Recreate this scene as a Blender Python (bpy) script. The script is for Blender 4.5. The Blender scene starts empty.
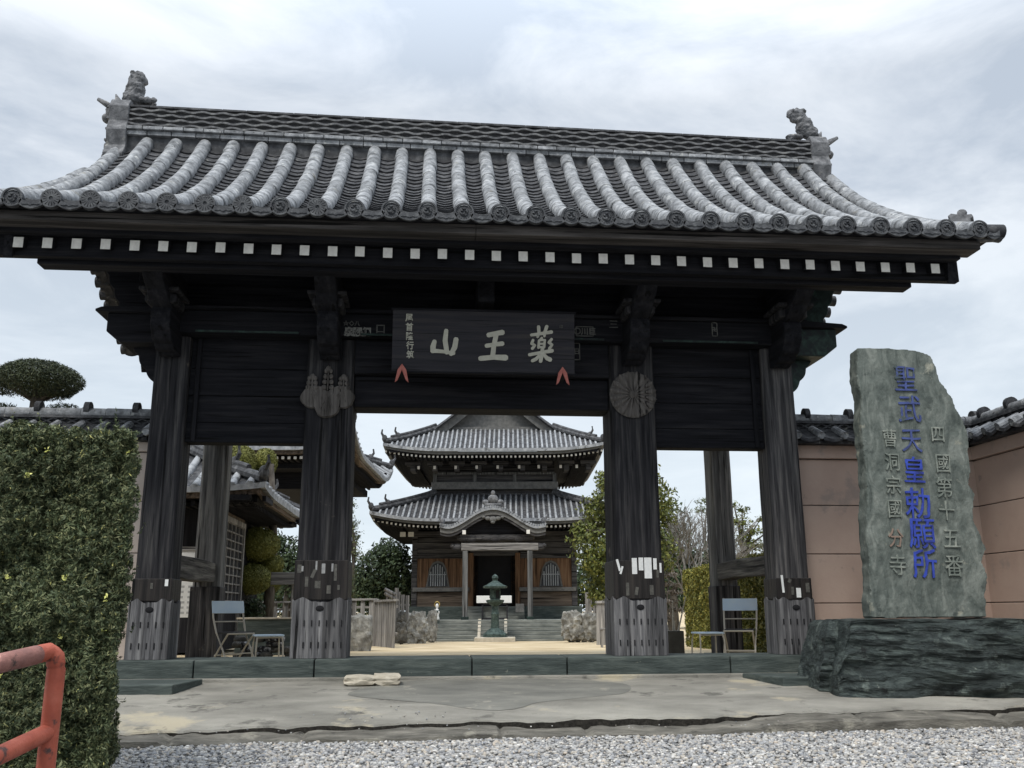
import bpy, bmesh, math, random
import numpy as np
from mathutils import Vector, noise, Matrix
random.seed(7); np.random.seed(7)
C = bpy.context.scene.collection
SC = bpy.context.scene
# ------------------------------------------------------------------ camera
CAM = Vector((-0.688, -11.875, 0.8007)); FPX = 930.6
YAW, PIT, ROL = math.radians(5.1375), math.radians(13.6556), math.radians(0.23)
RT = Vector((math.cos(YAW), -math.sin(YAW), 0)); FH = Vector((math.sin(YAW), math.cos(YAW), 0))
FW = FH*math.cos(PIT) + Vector((0, 0, math.sin(PIT))); UP = -FH*math.sin(PIT) + Vector((0, 0, math.cos(PIT)))
cr, sr = math.cos(ROL), math.sin(ROL)
RX = RT*cr + UP*sr*-1 if False else RT*cr - UP*sr
UX = UP*cr + RT*sr
cam = bpy.data.cameras.new('camera'); co = bpy.data.objects.new('camera', cam); C.objects.link(co)
cam.sensor_width = 36; cam.lens = FPX/1024*36; cam.clip_start = .05; cam.clip_end = 3000
m = Matrix((RX, UX, -FW)).transposed().to_4x4(); m.translation = CAM
co.matrix_world = m
SC.camera = co
# ------------------------------------------------------------------ world: overcast sky
w = bpy.data.worlds.new('World'); SC.world = w; w.use_nodes = True
nt = w.node_tree; N = nt.nodes; L = nt.links; N.clear()
def nd(T, **k):
    n = N.new(T)
    for a, b in k.items(): setattr(n, a, b)
    return n
sky = nd('ShaderNodeTexSky', sky_type='NISHITA', sun_disc=False, sun_elevation=math.radians(56), sun_rotation=math.radians(150))
tc = nd('ShaderNodeTexCoord')
mp = nd('ShaderNodeMapping'); mp.inputs['Scale'].default_value = (1, 1, 3.2); mp.inputs['Location'].default_value = (1.35, .9, .4)
L.new(tc.outputs['Generated'], mp.inputs['Vector'])
n1 = nd('ShaderNodeTexNoise'); n1.inputs['Scale'].default_value = 2.6; n1.inputs['Detail'].default_value = 12; n1.inputs['Roughness'].default_value = .60; n1.inputs['Distortion'].default_value = .5
L.new(mp.outputs[0], n1.inputs['Vector'])
r1 = nd('ShaderNodeValToRGB'); r1.color_ramp.elements[0].position = .40; r1.color_ramp.elements[1].position = .64
r1.color_ramp.elements[0].color = (.42, .475, .55, 1); r1.color_ramp.elements[1].color = (.66, .70, .75, 1)
L.new(n1.outputs['Fac'], r1.inputs[0])
sx = nd('ShaderNodeSeparateXYZ'); L.new(tc.outputs['Generated'], sx.inputs[0])
hz = nd('ShaderNodeMapRange'); hz.inputs[1].default_value = 0.0; hz.inputs[2].default_value = .42; hz.inputs[3].default_value = .75; hz.inputs[4].default_value = 0
L.new(sx.outputs['Z'], hz.inputs[0])
mh = nd('ShaderNodeMix', data_type='RGBA'); L.new(hz.outputs[0], mh.inputs[0]); L.new(r1.outputs[0], mh.inputs[6]); mh.inputs[7].default_value = (.68, .76, .81, 1)
zn = nd('ShaderNodeMapRange'); zn.inputs[1].default_value = .5; zn.inputs[2].default_value = 1; zn.inputs[3].default_value = 1; zn.inputs[4].default_value = 3.4
L.new(sx.outputs['Z'], zn.inputs[0])
ml = nd('ShaderNodeVectorMath', operation='SCALE'); L.new(mh.outputs[2], ml.inputs[0]); L.new(zn.outputs[0], ml.inputs['Scale'])
sc10 = nd('ShaderNodeVectorMath', operation='SCALE'); L.new(ml.outputs[0], sc10.inputs[0]); sc10.inputs['Scale'].default_value = 10
mx = nd('ShaderNodeMix', data_type='RGBA'); mx.inputs[0].default_value = .93
L.new(sky.outputs[0], mx.inputs[6]); L.new(sc10.outputs[0], mx.inputs[7])
bg = nd('ShaderNodeBackground'); bg.inputs['Strength'].default_value = .1
L.new(mx.outputs[2], bg.inputs[0]); ow = nd('ShaderNodeOutputWorld'); L.new(bg.outputs[0], ow.inputs[0])
sd = bpy.data.lights.new('sun', 'SUN'); sd.energy = 2.0; sd.angle = math.radians(18); sd.color = (1, .95, .87)
so = bpy.data.objects.new('sun', sd); C.objects.link(so)
so.rotation_euler = (math.radians(34), 0, math.radians(-30))   # from behind-left of the camera, high
vs = SC.view_settings; vs.view_transform = 'Standard'; vs.look = 'None'; vs.exposure = 0.42; vs.gamma = 1
SC.render.resolution_x = 1024; SC.render.resolution_y = 768
# ------------------------------------------------------------------ helpers
def V(px, py, d):
    """the world point that the photograph shows at (px, py), d metres ahead of the camera"""
    u, v = px-512, py-384
    u, v = u*cr+v*sr, -u*sr+v*cr
    q = FW + RT*(u/FPX) - UP*(v/FPX)
    return CAM + q*(d/q.dot(FH))
class MB:
    def __init__(s): s.v = []; s.f = []
    def add(s, vs, fs):
        b = len(s.v); s.v += [tuple(p) for p in vs]; s.f += [tuple(i+b for i in f) for f in fs]
    def box(s, x0, x1, y0, y1, z0, z1, M=None):
        P = [(x, y, z) for z in (z0, z1) for y in (y0, y1) for x in (x0, x1)]
        if M is not None: P = [M @ Vector(p) for p in P]
        s.add(P, [(0,2,3,1),(4,5,7,6),(0,1,5,4),(2,6,7,3),(0,4,6,2),(1,3,7,5)]); return s
    def tube(s, pts, rad, n=10, caps=True):
        pts = [Vector(p) for p in pts]
        if not hasattr(rad, '__len__'): rad = [rad]*len(pts)
        b = []; ref = Vector((0.13, .21, 1)).normalized()
        for i, p in enumerate(pts):
            t = (pts[min(i+1, len(pts)-1)] - pts[max(i-1, 0)]).normalized()
            r = ref if abs(t.dot(ref)) < .9 else Vector((1, .1, 0))
            a = t.cross(r).normalized(); c = t.cross(a)
            b += [p + (a*math.cos(2*math.pi*k/n) + c*math.sin(2*math.pi*k/n))*rad[i] for k in range(n)]
        f = [(i*n+k, i*n+(k+1) % n, (i+1)*n+(k+1) % n, (i+1)*n+k) for i in range(len(pts)-1) for k in range(n)]
        if caps: f += [tuple(range(n))[::-1], tuple((len(pts)-1)*n+k for k in range(n))]
        s.add(b, f); return s
    def prism(s, poly, axis, a, b):
        """poly of 2-D points extruded along axis from a to b (x: poly is (y,z); y: (x,z); z: (x,y))"""
        def mk(p, t): return {'x': (t, p[0], p[1]), 'y': (p[0], t, p[1]), 'z': (p[0], p[1], t)}[axis]
        n = len(poly)
        s.add([mk(p, a) for p in poly]+[mk(p, b) for p in poly],
              [tuple(range(n))[::-1], tuple(range(n, 2*n))]+[(i, (i+1) % n, n+(i+1) % n, n+i) for i in range(n)]); return s
    def lathe(s, prof, c=(0,0,0), n=24, ph=0):
        vs = [(c[0]+r*math.cos(2*math.pi*k/n+ph), c[1]+r*math.sin(2*math.pi*k/n+ph), c[2]+z) for r, z in prof for k in range(n)]
        f = [(i*n+k, i*n+(k+1) % n, (i+1)*n+(k+1) % n, (i+1)*n+k) for i in range(len(prof)-1) for k in range(n)]
        f += [tuple(range(n))[::-1], tuple((len(prof)-1)*n+k for k in range(n))]
        s.add(vs, f); return s
    def ball(s, c, r, n=10, m_=7):
        if not hasattr(r, '__len__'): r = (r, r, r)
        vs = []; 
        for i in range(1, m_):
            a = math.pi*i/m_
            vs += [(c[0]+r[0]*math.sin(a)*math.cos(2*math.pi*k/n), c[1]+r[1]*math.sin(a)*math.sin(2*math.pi*k/n), c[2]+r[2]*math.cos(a)) for k in range(n)]
        vs += [(c[0], c[1], c[2]+r[2]), (c[0], c[1], c[2]-r[2])]; T = len(vs)-2
        f = [(i*n+k, (i+1)*n+k, (i+1)*n+(k+1) % n, i*n+(k+1) % n) for i in range(m_-2) for k in range(n)]
        f += [(T, k, (k+1) % n) for k in range(n)] + [(T+1, (m_-2)*n+(k+1) % n, (m_-2)*n+k) for k in range(n)]
        s.add(vs, f); return s
    def build(s, name, mat, parent=None, smooth=False, bev=0, loc=None):
        me = bpy.data.meshes.new(name); me.from_pydata(s.v, [], s.f); me.update()
        bm = bmesh.new(); bm.from_mesh(me); bmesh.ops.recalc_face_normals(bm, faces=bm.faces); bm.to_mesh(me); bm.free()
        if smooth:
            me.polygons.foreach_set('use_smooth', [True]*len(me.polygons))
        me.materials.append(mat)
        o = bpy.data.objects.new(name, me); C.objects.link(o)
        if parent: o.parent = parent
        if loc: o.location = loc
        if bev:
            md = o.modifiers.new('bevel', 'BEVEL'); md.width = bev; md.segments = 2; md.limit_method = 'ANGLE'; md.angle_limit = math.radians(40)
        if smooth == 'auto':
            try: me.set_sharp_from_angle(angle=math.radians(35))
            except Exception: pass
        return o
def tag(o, label=None, cat=None, group=None, kind=None):
    if label: o['label'] = label
    if cat: o['category'] = cat
    if group: o['group'] = group
    if kind: o['kind'] = kind
    return o
def empty(name, loc, rz=0, label=None, cat=None, group=None):
    o = bpy.data.objects.new(name, None); C.objects.link(o); o.location = loc; o.rotation_euler = (0, 0, rz)
    o.empty_display_size = .2
    return tag(o, label, cat, group)
def copy_tree(o, parent=None):
    c = o.copy(); C.objects.link(c); c.parent = parent
    for ch in list(o.children): copy_tree(ch, c)
    return c
def structure(o): o['kind'] = 'structure'; return o
# ------------------------------------------------------------------ materials
def newmat(name):
    mt = bpy.data.materials.new(name); mt.use_nodes = True
    t = mt.node_tree; b = t.nodes['Principled BSDF']
    return mt, t, b
def mat(name, cols, scale=6, stretch=(1,1,1), rough=.8, bump=.3, detail=8, island=0, bscale=None, spec=.3, metal=0, patch=None, rmin=.32, rmax=.7, dist=0, bdist=.02, cracks=None):
    """noise-driven colour ramp; cols = list of rgb; island = how far tone varies from piece to piece; patch=(rgb, scale, thr)"""
    mt, t, b = newmat(name); n = t.nodes; l = t.links
    tcn = n.new('ShaderNodeTexCoord'); mpn = n.new('ShaderNodeMapping'); mpn.inputs['Scale'].default_value = stretch
    l.new(tcn.outputs['Object'], mpn.inputs[0])
    no = n.new('ShaderNodeTexNoise'); no.inputs['Scale'].default_value = scale; no.inputs['Detail'].default_value = detail; no.inputs['Roughness'].default_value = .62; no.inputs['Distortion'].default_value = dist
    l.new(mpn.outputs[0], no.inputs['Vector'])
    rp = n.new('ShaderNodeValToRGB'); el = rp.color_ramp.elements
    while len(el) < len(cols): el.new(.5)
    for i, c in enumerate(cols):
        el[i].position = rmin + (rmax-rmin)*i/max(1, len(cols)-1); el[i].color = (*c, 1)
    l.new(no.outputs['Fac'], rp.inputs[0]); col = rp.outputs[0]
    if patch:
        for (pc, ps, th) in (patch if isinstance(patch, list) else [patch]):
            pn = n.new('ShaderNodeTexNoise'); pn.inputs['Scale'].default_value = ps; pn.inputs['Detail'].default_value = 6; pn.inputs['Roughness'].default_value = .65
            l.new(tcn.outputs['Object'], pn.inputs['Vector'])
            mr = n.new('ShaderNodeMapRange'); mr.inputs[1].default_value = th; mr.inputs[2].default_value = th+.08; l.new(pn.outputs['Fac'], mr.inputs[0])
            mi = n.new('ShaderNodeMix'); mi.data_type = 'RGBA'; l.new(mr.outputs[0], mi.inputs[0]); l.new(col, mi.inputs[6]); mi.inputs[7].default_value = (*pc, 1); col = mi.outputs[2]
    if cracks:
        mc = n.new('ShaderNodeMapping'); mc.inputs['Scale'].default_value = cracks; l.new(tcn.outputs['Object'], mc.inputs[0])
        for (cs, th, amt) in ((17, .62, .12), (5, .60, .6), (46, .63, .35)):
            pn = n.new('ShaderNodeTexNoise'); pn.inputs['Scale'].default_value = cs; pn.inputs['Detail'].default_value = 3; pn.inputs['Roughness'].default_value = .5
            l.new(mc.outputs[0], pn.inputs['Vector'])
            mr = n.new('ShaderNodeMapRange'); mr.inputs[1].default_value = th; mr.inputs[2].default_value = th+.05; mr.inputs[3].default_value = 1; mr.inputs[4].default_value = amt; l.new(pn.outputs['Fac'], mr.inputs[0])
            vm = n.new('ShaderNodeVectorMath'); vm.operation = 'SCALE'; l.new(col, vm.inputs[0]); l.new(mr.outputs[0], vm.inputs['Scale']); col = vm.outputs[0]
    if island:
        ge = n.new('ShaderNodeNewGeometry'); mr = n.new('ShaderNodeMapRange'); mr.inputs[3].default_value = 1-island; mr.inputs[4].default_value = 1+island
        l.new(ge.outputs['Random Per Island'], mr.inputs[0])
        vm = n.new('ShaderNodeVectorMath'); vm.operation = 'SCALE'; l.new(col, vm.inputs[0]); l.new(mr.outputs[0], vm.inputs['Scale']); col = vm.outputs[0]
    l.new(col, b.inputs['Base Color'])
    b.inputs['Roughness'].default_value = rough; b.inputs['Metallic'].default_value = metal
    b.inputs['Specular IOR Level'].default_value = spec
    if bump:
        bn = n.new('ShaderNodeTexNoise'); bn.inputs['Scale'].default_value = bscale or scale*2; bn.inputs['Detail'].default_value = 9; bn.inputs['Roughness'].default_value = .65
        l.new(mpn.outputs[0], bn.inputs['Vector'])
        bp = n.new('ShaderNodeBump'); bp.inputs['Strength'].default_value = bump; bp.inputs['Distance'].default_value = bdist; l.new(bn.outputs['Fac'], bp.inputs['Height']); l.new(bp.outputs[0], b.inputs['Normal'])
    return mt
def wood(name, cols, axis, fine=1.0, **k):
    s = {'x': (.05, 1, 1), 'y': (1, .05, 1), 'z': (1, 1, .05)}[axis]
    kw = dict(scale=26*fine, stretch=s, rough=.85, bump=.75, bscale=30*fine, detail=6, dist=.12, rmin=.32, rmax=.68, spec=.2, cracks={'x': (.03, 1, 1), 'y': (1, .03, 1), 'z': (1, 1, .03)}[axis]); kw.update(k)
    return mat(name, cols, **kw)
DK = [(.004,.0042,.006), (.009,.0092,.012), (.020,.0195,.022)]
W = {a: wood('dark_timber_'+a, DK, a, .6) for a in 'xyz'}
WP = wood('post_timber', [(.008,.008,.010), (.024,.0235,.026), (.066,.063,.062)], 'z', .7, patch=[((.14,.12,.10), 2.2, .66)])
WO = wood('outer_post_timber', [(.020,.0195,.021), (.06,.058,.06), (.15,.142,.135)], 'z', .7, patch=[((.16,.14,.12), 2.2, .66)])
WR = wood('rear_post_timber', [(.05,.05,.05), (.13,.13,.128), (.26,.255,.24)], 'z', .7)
WS = wood('skirt_timber', [(.032,.032,.034), (.105,.104,.108), (.23,.226,.225)], 'z', .8, island=.25)
WG = wood('grey_timber', [(.09,.087,.082), (.22,.21,.20), (.36,.345,.32)], 'z', .8, island=.2)
WGx = wood('grey_timber_x', [(.09,.087,.082), (.22,.21,.20), (.36,.345,.32)], 'x', .8, island=.2)
WB = wood('rough_brace', [(.03,.028,.027), (.09,.085,.078), (.20,.19,.17)], 'y', .8, bump=1.0)
WBR = wood('brown_board', [(.075,.042,.026), (.15,.085,.05), (.24,.15,.09)], 'z', .5, bump=.3)
WBRx = wood('brown_board_x', [(.06,.045,.035), (.115,.09,.07), (.18,.145,.115)], 'x', .5, bump=.3)
BAND = wood('polished_band', [(.010,.009,.009), (.024,.021,.020), (.045,.039,.034)], 'z', .6, rough=.5)
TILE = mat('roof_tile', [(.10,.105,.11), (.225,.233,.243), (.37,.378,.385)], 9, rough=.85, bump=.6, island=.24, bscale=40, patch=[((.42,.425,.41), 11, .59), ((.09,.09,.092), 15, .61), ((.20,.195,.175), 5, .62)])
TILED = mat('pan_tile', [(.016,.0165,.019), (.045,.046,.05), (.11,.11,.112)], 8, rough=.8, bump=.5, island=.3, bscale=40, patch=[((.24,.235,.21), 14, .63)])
TILEF = mat('eave_disc_tile', [(.025,.027,.032), (.06,.063,.068), (.12,.125,.13)], 12, rough=.7, bump=.4, bscale=50)
RIDGE = mat('ridge_tile', [(.025,.025,.028), (.06,.062,.066), (.13,.13,.135)], 8, rough=.8, bump=.5, island=.25, bscale=40, patch=((.22,.21,.18), 10, .64))
ONI = mat('ridge_end_tile', [(.06,.062,.066), (.13,.132,.138), (.24,.24,.245)], 9, rough=.85, bump=.8, bscale=22, patch=((.30,.29,.27), 6, .62))
COPPER = mat('aged_copper', [(.010,.014,.014), (.018,.032,.028), (.04,.075,.062)], 7, rough=.6, bump=.3, metal=.2, dist=1, patch=((.015,.017,.02), 4, .55))
WHITE = mat('chalk_paint', [(.62,.60,.56), (.78,.76,.70)], 18, rough=.9, bump=.1, patch=((.18,.17,.16), 22, .68))
LETTER = mat('letter_paint', [(.36,.35,.29), (.46,.45,.38)], 20, rough=.8, bump=0)
LETTERD = mat('faded_letter_paint', [(.07,.07,.065), (.14,.14,.13)], 20, rough=.8, bump=0)
PLATE = wood('plate_wood', [(.012,.012,.015), (.022,.021,.026), (.04,.036,.036)], 'x', .4, rough=.6, bump=.3)
REDC = mat('faded_red', [(.30,.09,.075), (.42,.15,.12)], 12, rough=.7, bump=.1)
GSTONE = mat('green_schist', [(.032,.042,.040), (.060,.075,.070), (.10,.118,.108)], 5, stretch=(.5,1,3), rough=.8, bump=.7, dist=.5, patch=((.21,.215,.18), 5, .66))
SLAB = mat('monument_stone', [(.055,.068,.062), (.115,.132,.118), (.20,.218,.195)], 5, stretch=(1.5,1,.6), rough=.8, bump=1, dist=1.0, bscale=11, patch=[((.27,.27,.22), 4.4, .62), ((.06,.072,.066), 5.1, .60), ((.30,.30,.26), 26, .68)])
BASER = mat('base_boulder', [(.013,.018,.018), (.034,.045,.043), (.095,.118,.108)], 5, stretch=(.8,1,1.9), rough=.6, bump=1.0, dist=1.2, bscale=11, detail=12, bdist=.06, patch=[((.13,.155,.14), 4.2, .61), ((.22,.24,.21), 11, .68), ((.008,.010,.010), 6, .60)])
CONC = mat('old_concrete', [(.15,.145,.125), (.25,.24,.21), (.36,.345,.30)], 1.6, stretch=(.5,1,1), rough=.92, bump=.8, bscale=70, detail=15, patch=[((.42,.375,.28), .9, .58), ((.13,.125,.11), 2.3, .58), ((.09,.088,.08), 38, .66), ((.40,.39,.35), 50, .69)])
CONCD = mat('worn_concrete_patch', [(.12,.12,.108), (.18,.178,.158), (.25,.245,.215)], 2.2, stretch=(.5,1,1), rough=.92, bump=.7, patch=[((.30,.285,.24), 3, .60), ((.09,.088,.08), 34, .66)], bscale=60, detail=12)
SAND = mat('court_sand', [(.34,.26,.155), (.46,.37,.235), (.56,.47,.33)], .8, rough=.95, bump=.3, bscale=80, detail=12, patch=((.33,.31,.28), .5, .62))
PLASTER = mat('pink_plaster', [(.40,.295,.24), (.46,.345,.285), (.50,.385,.32)], 1.1, rough=.92, bump=.12, bscale=30, detail=10, patch=[((.36,.29,.25), 1.9, .58), ((.27,.225,.20), 5, .64)])
PLASTER2 = mat('pale_plaster', [(.42,.35,.30), (.50,.43,.38)], 1.4, rough=.9, bump=.12, bscale=30)
REDM = mat('rusted_red_paint', [(.26,.06,.035), (.36,.085,.05), (.43,.12,.075)], 9, rough=.5, bump=.25, bscale=60, patch=[((.07,.04,.035), 16, .575), ((.20,.07,.05), 5, .58)])
REDT = mat('rusted_top_paint', [(.16,.075,.065), (.24,.11,.09), (.32,.15,.12)], 9, rough=.6, bump=.3, bscale=60, patch=[((.50,.26,.21), 9, .57), ((.05,.035,.03), 14, .60)])
BLUEP = mat('pale_blue_panel', [(.60,.76,.92), (.72,.85,.95)], 4, rough=.5, bump=.05)
CREAM = mat('cream_tube', [(.50,.46,.38), (.60,.56,.48)], 20, rough=.5, bump=.05)
PAPER = mat('paper', [(.66,.67,.66), (.78,.78,.76)], 30, rough=.9, bump=0)
PAPERD = mat('aged_paper', [(.06,.06,.055), (.13,.125,.11)], 30, rough=.9, bump=0)
PAPERM = mat('worn_paper', [(.22,.22,.22), (.38,.38,.37)], 30, rough=.9, bump=0)
DARKV = mat('dark_cushion', [(.012,.012,.014), (.03,.03,.034)], 10, rough=.7, bump=.1)
BRONZE = mat('bronze_patina', [(.02,.032,.03), (.05,.075,.068), (.10,.14,.125)], 12, rough=.6, bump=.3, metal=.3)
SANDST = mat('pale_stone', [(.36,.32,.25), (.50,.46,.38)], 9, rough=.9, bump=.3)
ROCKG = mat('garden_rock', [(.09,.088,.08), (.24,.235,.215), (.46,.45,.41)], 3.5, rough=.9, bump=1, bscale=10, bdist=.05, dist=.8)
ROCKD = mat('dark_garden_rock', [(.03,.03,.028), (.08,.078,.07), (.17,.16,.14)], 4, rough=.9, bump=1, bscale=10, bdist=.05)
BARK = mat('bark', [(.03,.026,.022), (.075,.065,.055), (.13,.12,.10)], 10, stretch=(1,1,.25), rough=.95, bump=1)
BARKG = mat('grey_bark', [(.13,.12,.11), (.24,.23,.21)], 10, rough=.95, bump=.5)
INTER = mat('dark_interior', [(.008,.008,.01), (.014,.014,.016)], 4, rough=.9, bump=0)
GRAVM = mat('gravel_bed', [(.13,.13,.13), (.27,.27,.26), (.42,.41,.40)], 55, rough=.95, bump=1, detail=3, bdist=.03)
HWOOD = wood('hall_timber', [(.025,.024,.025), (.06,.058,.06), (.12,.115,.11)], 'x', .6, bump=.3)
HWOODZ = wood('hall_post_timber', [(.06,.063,.063), (.12,.122,.12), (.19,.19,.185)], 'z', .6, bump=.3)
HSTEP = mat('hall_step_stone', [(.09,.10,.09), (.17,.18,.165), (.25,.26,.235)], 5, stretch=(.4,1,2), rough=.85, bump=.5)
PANELP = mat('lattice_gap', [(.025,.028,.034), (.045,.05,.06)], 4, rough=.6, bump=0)
MOSSP = None
def leafmat(name, cols, trans=.15, rough=.6, spec=.25, accent=None):
    mt, t, b = newmat(name); n = t.nodes; l = t.links
    ge = n.new('ShaderNodeNewGeometry'); rp = n.new('ShaderNodeValToRGB'); el = rp.color_ramp.elements
    while len(el) < len(cols): el.new(.5)
    for i, c in enumerate(cols): el[i].position = i/(len(cols)-1); el[i].color = (*c, 1)
    if accent:
        e = rp.color_ramp.elements.new(.985); e.color = (*cols[-1], 1); el[-1].color = (*accent, 1)
        # keep the last named colour just below the accent
    l.new(ge.outputs['Random Per Island'], rp.inputs[0])
    tcn = n.new('ShaderNodeTexCoord'); no = n.new('ShaderNodeTexNoise'); no.inputs['Scale'].default_value = 1.6; no.inputs['Detail'].default_value = 4
    l.new(tcn.outputs['Object'], no.inputs['Vector'])
    mr = n.new('ShaderNodeMapRange'); mr.inputs[1].default_value = .3; mr.inputs[2].default_value = .7; mr.inputs[3].default_value = .72; mr.inputs[4].default_value = 1.3; l.new(no.outputs['Fac'], mr.inputs[0])
    vm = n.new('ShaderNodeVectorMath'); vm.operation = 'SCALE'; l.new(rp.outputs[0], vm.inputs[0]); l.new(mr.outputs[0], vm.inputs['Scale'])
    l.new(vm.outputs[0], b.inputs['Base Color']); b.inputs['Roughness'].default_value = rough; b.inputs['Specular IOR Level'].default_value = spec
    return mt
LF_HEDGE = leafmat('hedge_leaves', [(.030,.044,.022), (.060,.080,.038), (.100,.118,.055), (.180,.185,.090)], accent=(.55,.52,.18))
LF_PINE = leafmat('pine_needles', [(.020,.030,.016), (.040,.052,.026), (.070,.080,.036)])
LF_YEL = leafmat('evergreen_leaves', [(.045,.060,.016), (.095,.115,.028), (.19,.195,.05)])
LF_DK = leafmat('dark_leaves', [(.016,.028,.014), (.035,.055,.026), (.06,.085,.038)])
LF_GOLD = leafmat('gold_leaves', [(.055,.075,.016), (.15,.15,.03), (.30,.26,.06)])
LF_TOP = leafmat('topiary_leaves', [(.085,.095,.022), (.14,.145,.034), (.21,.205,.055)])
LF_BR = leafmat('brown_foliage', [(.05,.042,.035), (.10,.085,.07), (.15,.125,.10)])
LF_PALE = leafmat('pale_leaves', [(.06,.085,.045), (.11,.13,.06), (.17,.19,.10)])
def npmesh(name, v, f, material, parent=None, smooth=False):
    """v (N,3), f (M,k) arrays"""
    me = bpy.data.meshes.new(name); k = f.shape[1]
    me.vertices.add(len(v)); me.vertices.foreach_set('co', v.astype(np.float32).ravel())
    me.loops.add(f.size); me.loops.foreach_set('vertex_index', f.astype(np.int32).ravel())
    me.polygons.add(len(f)); me.polygons.foreach_set('loop_start', np.arange(0, f.size, k, dtype=np.int32)); me.polygons.foreach_set('loop_total', np.full(len(f), k, dtype=np.int32))
    if smooth: me.polygons.foreach_set('use_smooth', np.ones(len(f), dtype=bool))
    me.update(calc_edges=True); me.validate()
    me.materials.append(material)
    o = bpy.data.objects.new(name, me); C.objects.link(o)
    if parent: o.parent = parent
    return o
def unit(a): return a/np.maximum(1e-9, np.linalg.norm(a, axis=1, keepdims=True))
def leaves(P, Nn, l, wd, jit=.8):
    """diamond leaf quads at P, roughly facing Nn"""
    n = len(P); nn = unit(Nn + np.random.normal(0, jit, (n, 3)))
    r = np.random.normal(0, 1, (n, 3)); a = unit(np.cross(nn, r)); b = np.cross(nn, a)
    ll = l*np.random.uniform(.6, 1.3, (n, 1)); ww = wd*np.random.uniform(.6, 1.3, (n, 1))
    v = np.stack([P-a*ll, P-b*ww+nn*ww*.3, P+a*ll, P+b*ww+nn*ww*.3], 1).reshape(-1, 3)
    f = np.arange(4*n).reshape(n, 4)
    return v, f
def blob_pts(blobs, dens, lump=.25, shell=.35, gap=0.0, bottom=None):
    Ps = []; Ns = []
    for (c, r) in blobs:
        c = np.array(c, float); r = np.array(r, float)
        area = 4*math.pi*((r[0]*r[1])**1.6/3+(r[0]*r[2])**1.6/3+(r[1]*r[2])**1.6/3)**(1/1.6)
        n = int(area*dens)
        d = unit(np.random.normal(0, 1, (n, 3)))
        k = np.random.uniform(2, 4, 3); ph = np.random.uniform(0, 6, 3)
        lu = 1 + lump*(np.sin(d[:, 0]*k[0]*2.2+ph[0])*np.sin(d[:, 1]*k[1]*2.2+ph[1])+.6*np.sin(d[:, 2]*k[2]*3+ph[2]+d[:, 0]*5))*.6
        rr = lu*(1-shell*np.random.uniform(0, 1, n)**1.5)
        P = c + d*r*rr[:, None]
        if gap:
            g = np.array([noise.noise(Vector(p)*1.8/max(.15, r.mean()*.5)) for p in P]); keep = g > -gap
            P = P[keep]; d = d[keep]
        Ps.append(P); Ns.append(d/r)
    P = np.concatenate(Ps); Nn = unit(np.concatenate(Ns))
    return P, Nn
def foliage(name, blobs, dens, l, wd, material, parent, **k):
    jit = k.pop('jit', .8)
    P, Nn = blob_pts(blobs, dens, **k)
    v, f = leaves(P, Nn, l, wd, jit)
    return npmesh(name, v, f, material, parent)
def rock(name, c, size, material, seed=0, parent=None, boxy=.6, amp=.18, sub=4, facet=True, fr=1.0):
    bm = bmesh.new(); bmesh.ops.create_icosphere(bm, subdivisions=sub, radius=1)
    off = Vector((seed*7.3, seed*3.1, seed*1.7))
    for v in bm.verts:
        p = v.co.copy(); mxx = max(abs(p.x), abs(p.y), abs(p.z)); q = p.lerp(p/mxx, boxy)
        nn = noise.fractal(p*1.6*fr+off, 1.0, 2.0, 5)
        cel = noise.cell(p*2.2*fr+off) if facet else 0
        q = q*(1+amp*nn + amp*.3*(cel-.5))
        v.co = Vector((q.x*size[0], q.y*size[1], q.z*size[2]))
    zmin = min(v.co.z for v in bm.verts)
    me = bpy.data.meshes.new(name); bm.to_mesh(me); bm.free(); me.materials.append(material)
    o = bpy.data.objects.new(name, me); C.objects.link(o); o.location = c
    if parent: o.parent = parent
    return o
FONT = None
def text_mesh(name, s, size, depth, material, parent=None, M=None, bold=0.0, sx=1):
    cu = bpy.data.curves.new(name, 'FONT'); cu.body = s; cu.size = size; cu.extrude = depth; cu.offset = bold
    cu.align_x = 'CENTER'; cu.align_y = 'CENTER'; cu.resolution_u = 4
    t = bpy.data.objects.new('tmp', cu); C.objects.link(t); bpy.context.view_layer.update()
    dg = bpy.context.evaluated_depsgraph_get(); me = bpy.data.meshes.new_from_object(t.evaluated_get(dg)); me.name = name
    bpy.data.objects.remove(t); bpy.data.curves.remove(cu)
    # centre the glyph box
    if len(me.vertices):
        xs = [v.co.x for v in me.vertices]; ys = [v.co.y for v in me.vertices]
        cx, cy = (min(xs)+max(xs))/2, (min(ys)+max(ys))/2
        for v in me.vertices: v.co.x = (v.co.x-cx)*sx; v.co.y -= cy
    for v in me.vertices:
        v.co.x += size*.035*noise.noise(Vector((v.co.x/size*5, v.co.y/size*5, len(s)+ord(s[0])%97))); v.co.y += size*.035*noise.noise(Vector((v.co.x/size*5, v.co.y/size*5, 50+ord(s[0])%97)))
    me.materials.clear(); me.materials.append(material)
    if M is not None: me.transform(M)
    o = bpy.data.objects.new(name, me); C.objects.link(o)
    if parent: o.parent = parent
    return o
def face_at(x, y, z, rx=0, rz=0, roll=0):
    """glyph matrix: upright, facing -Y, at (x,y,z)"""
    return Matrix.Translation((x, y, z)) @ Matrix.Rotation(rz, 4, 'Z') @ Matrix.Rotation(math.pi/2-rx, 4, 'X') @ Matrix.Rotation(roll, 4, 'Z')

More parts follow.
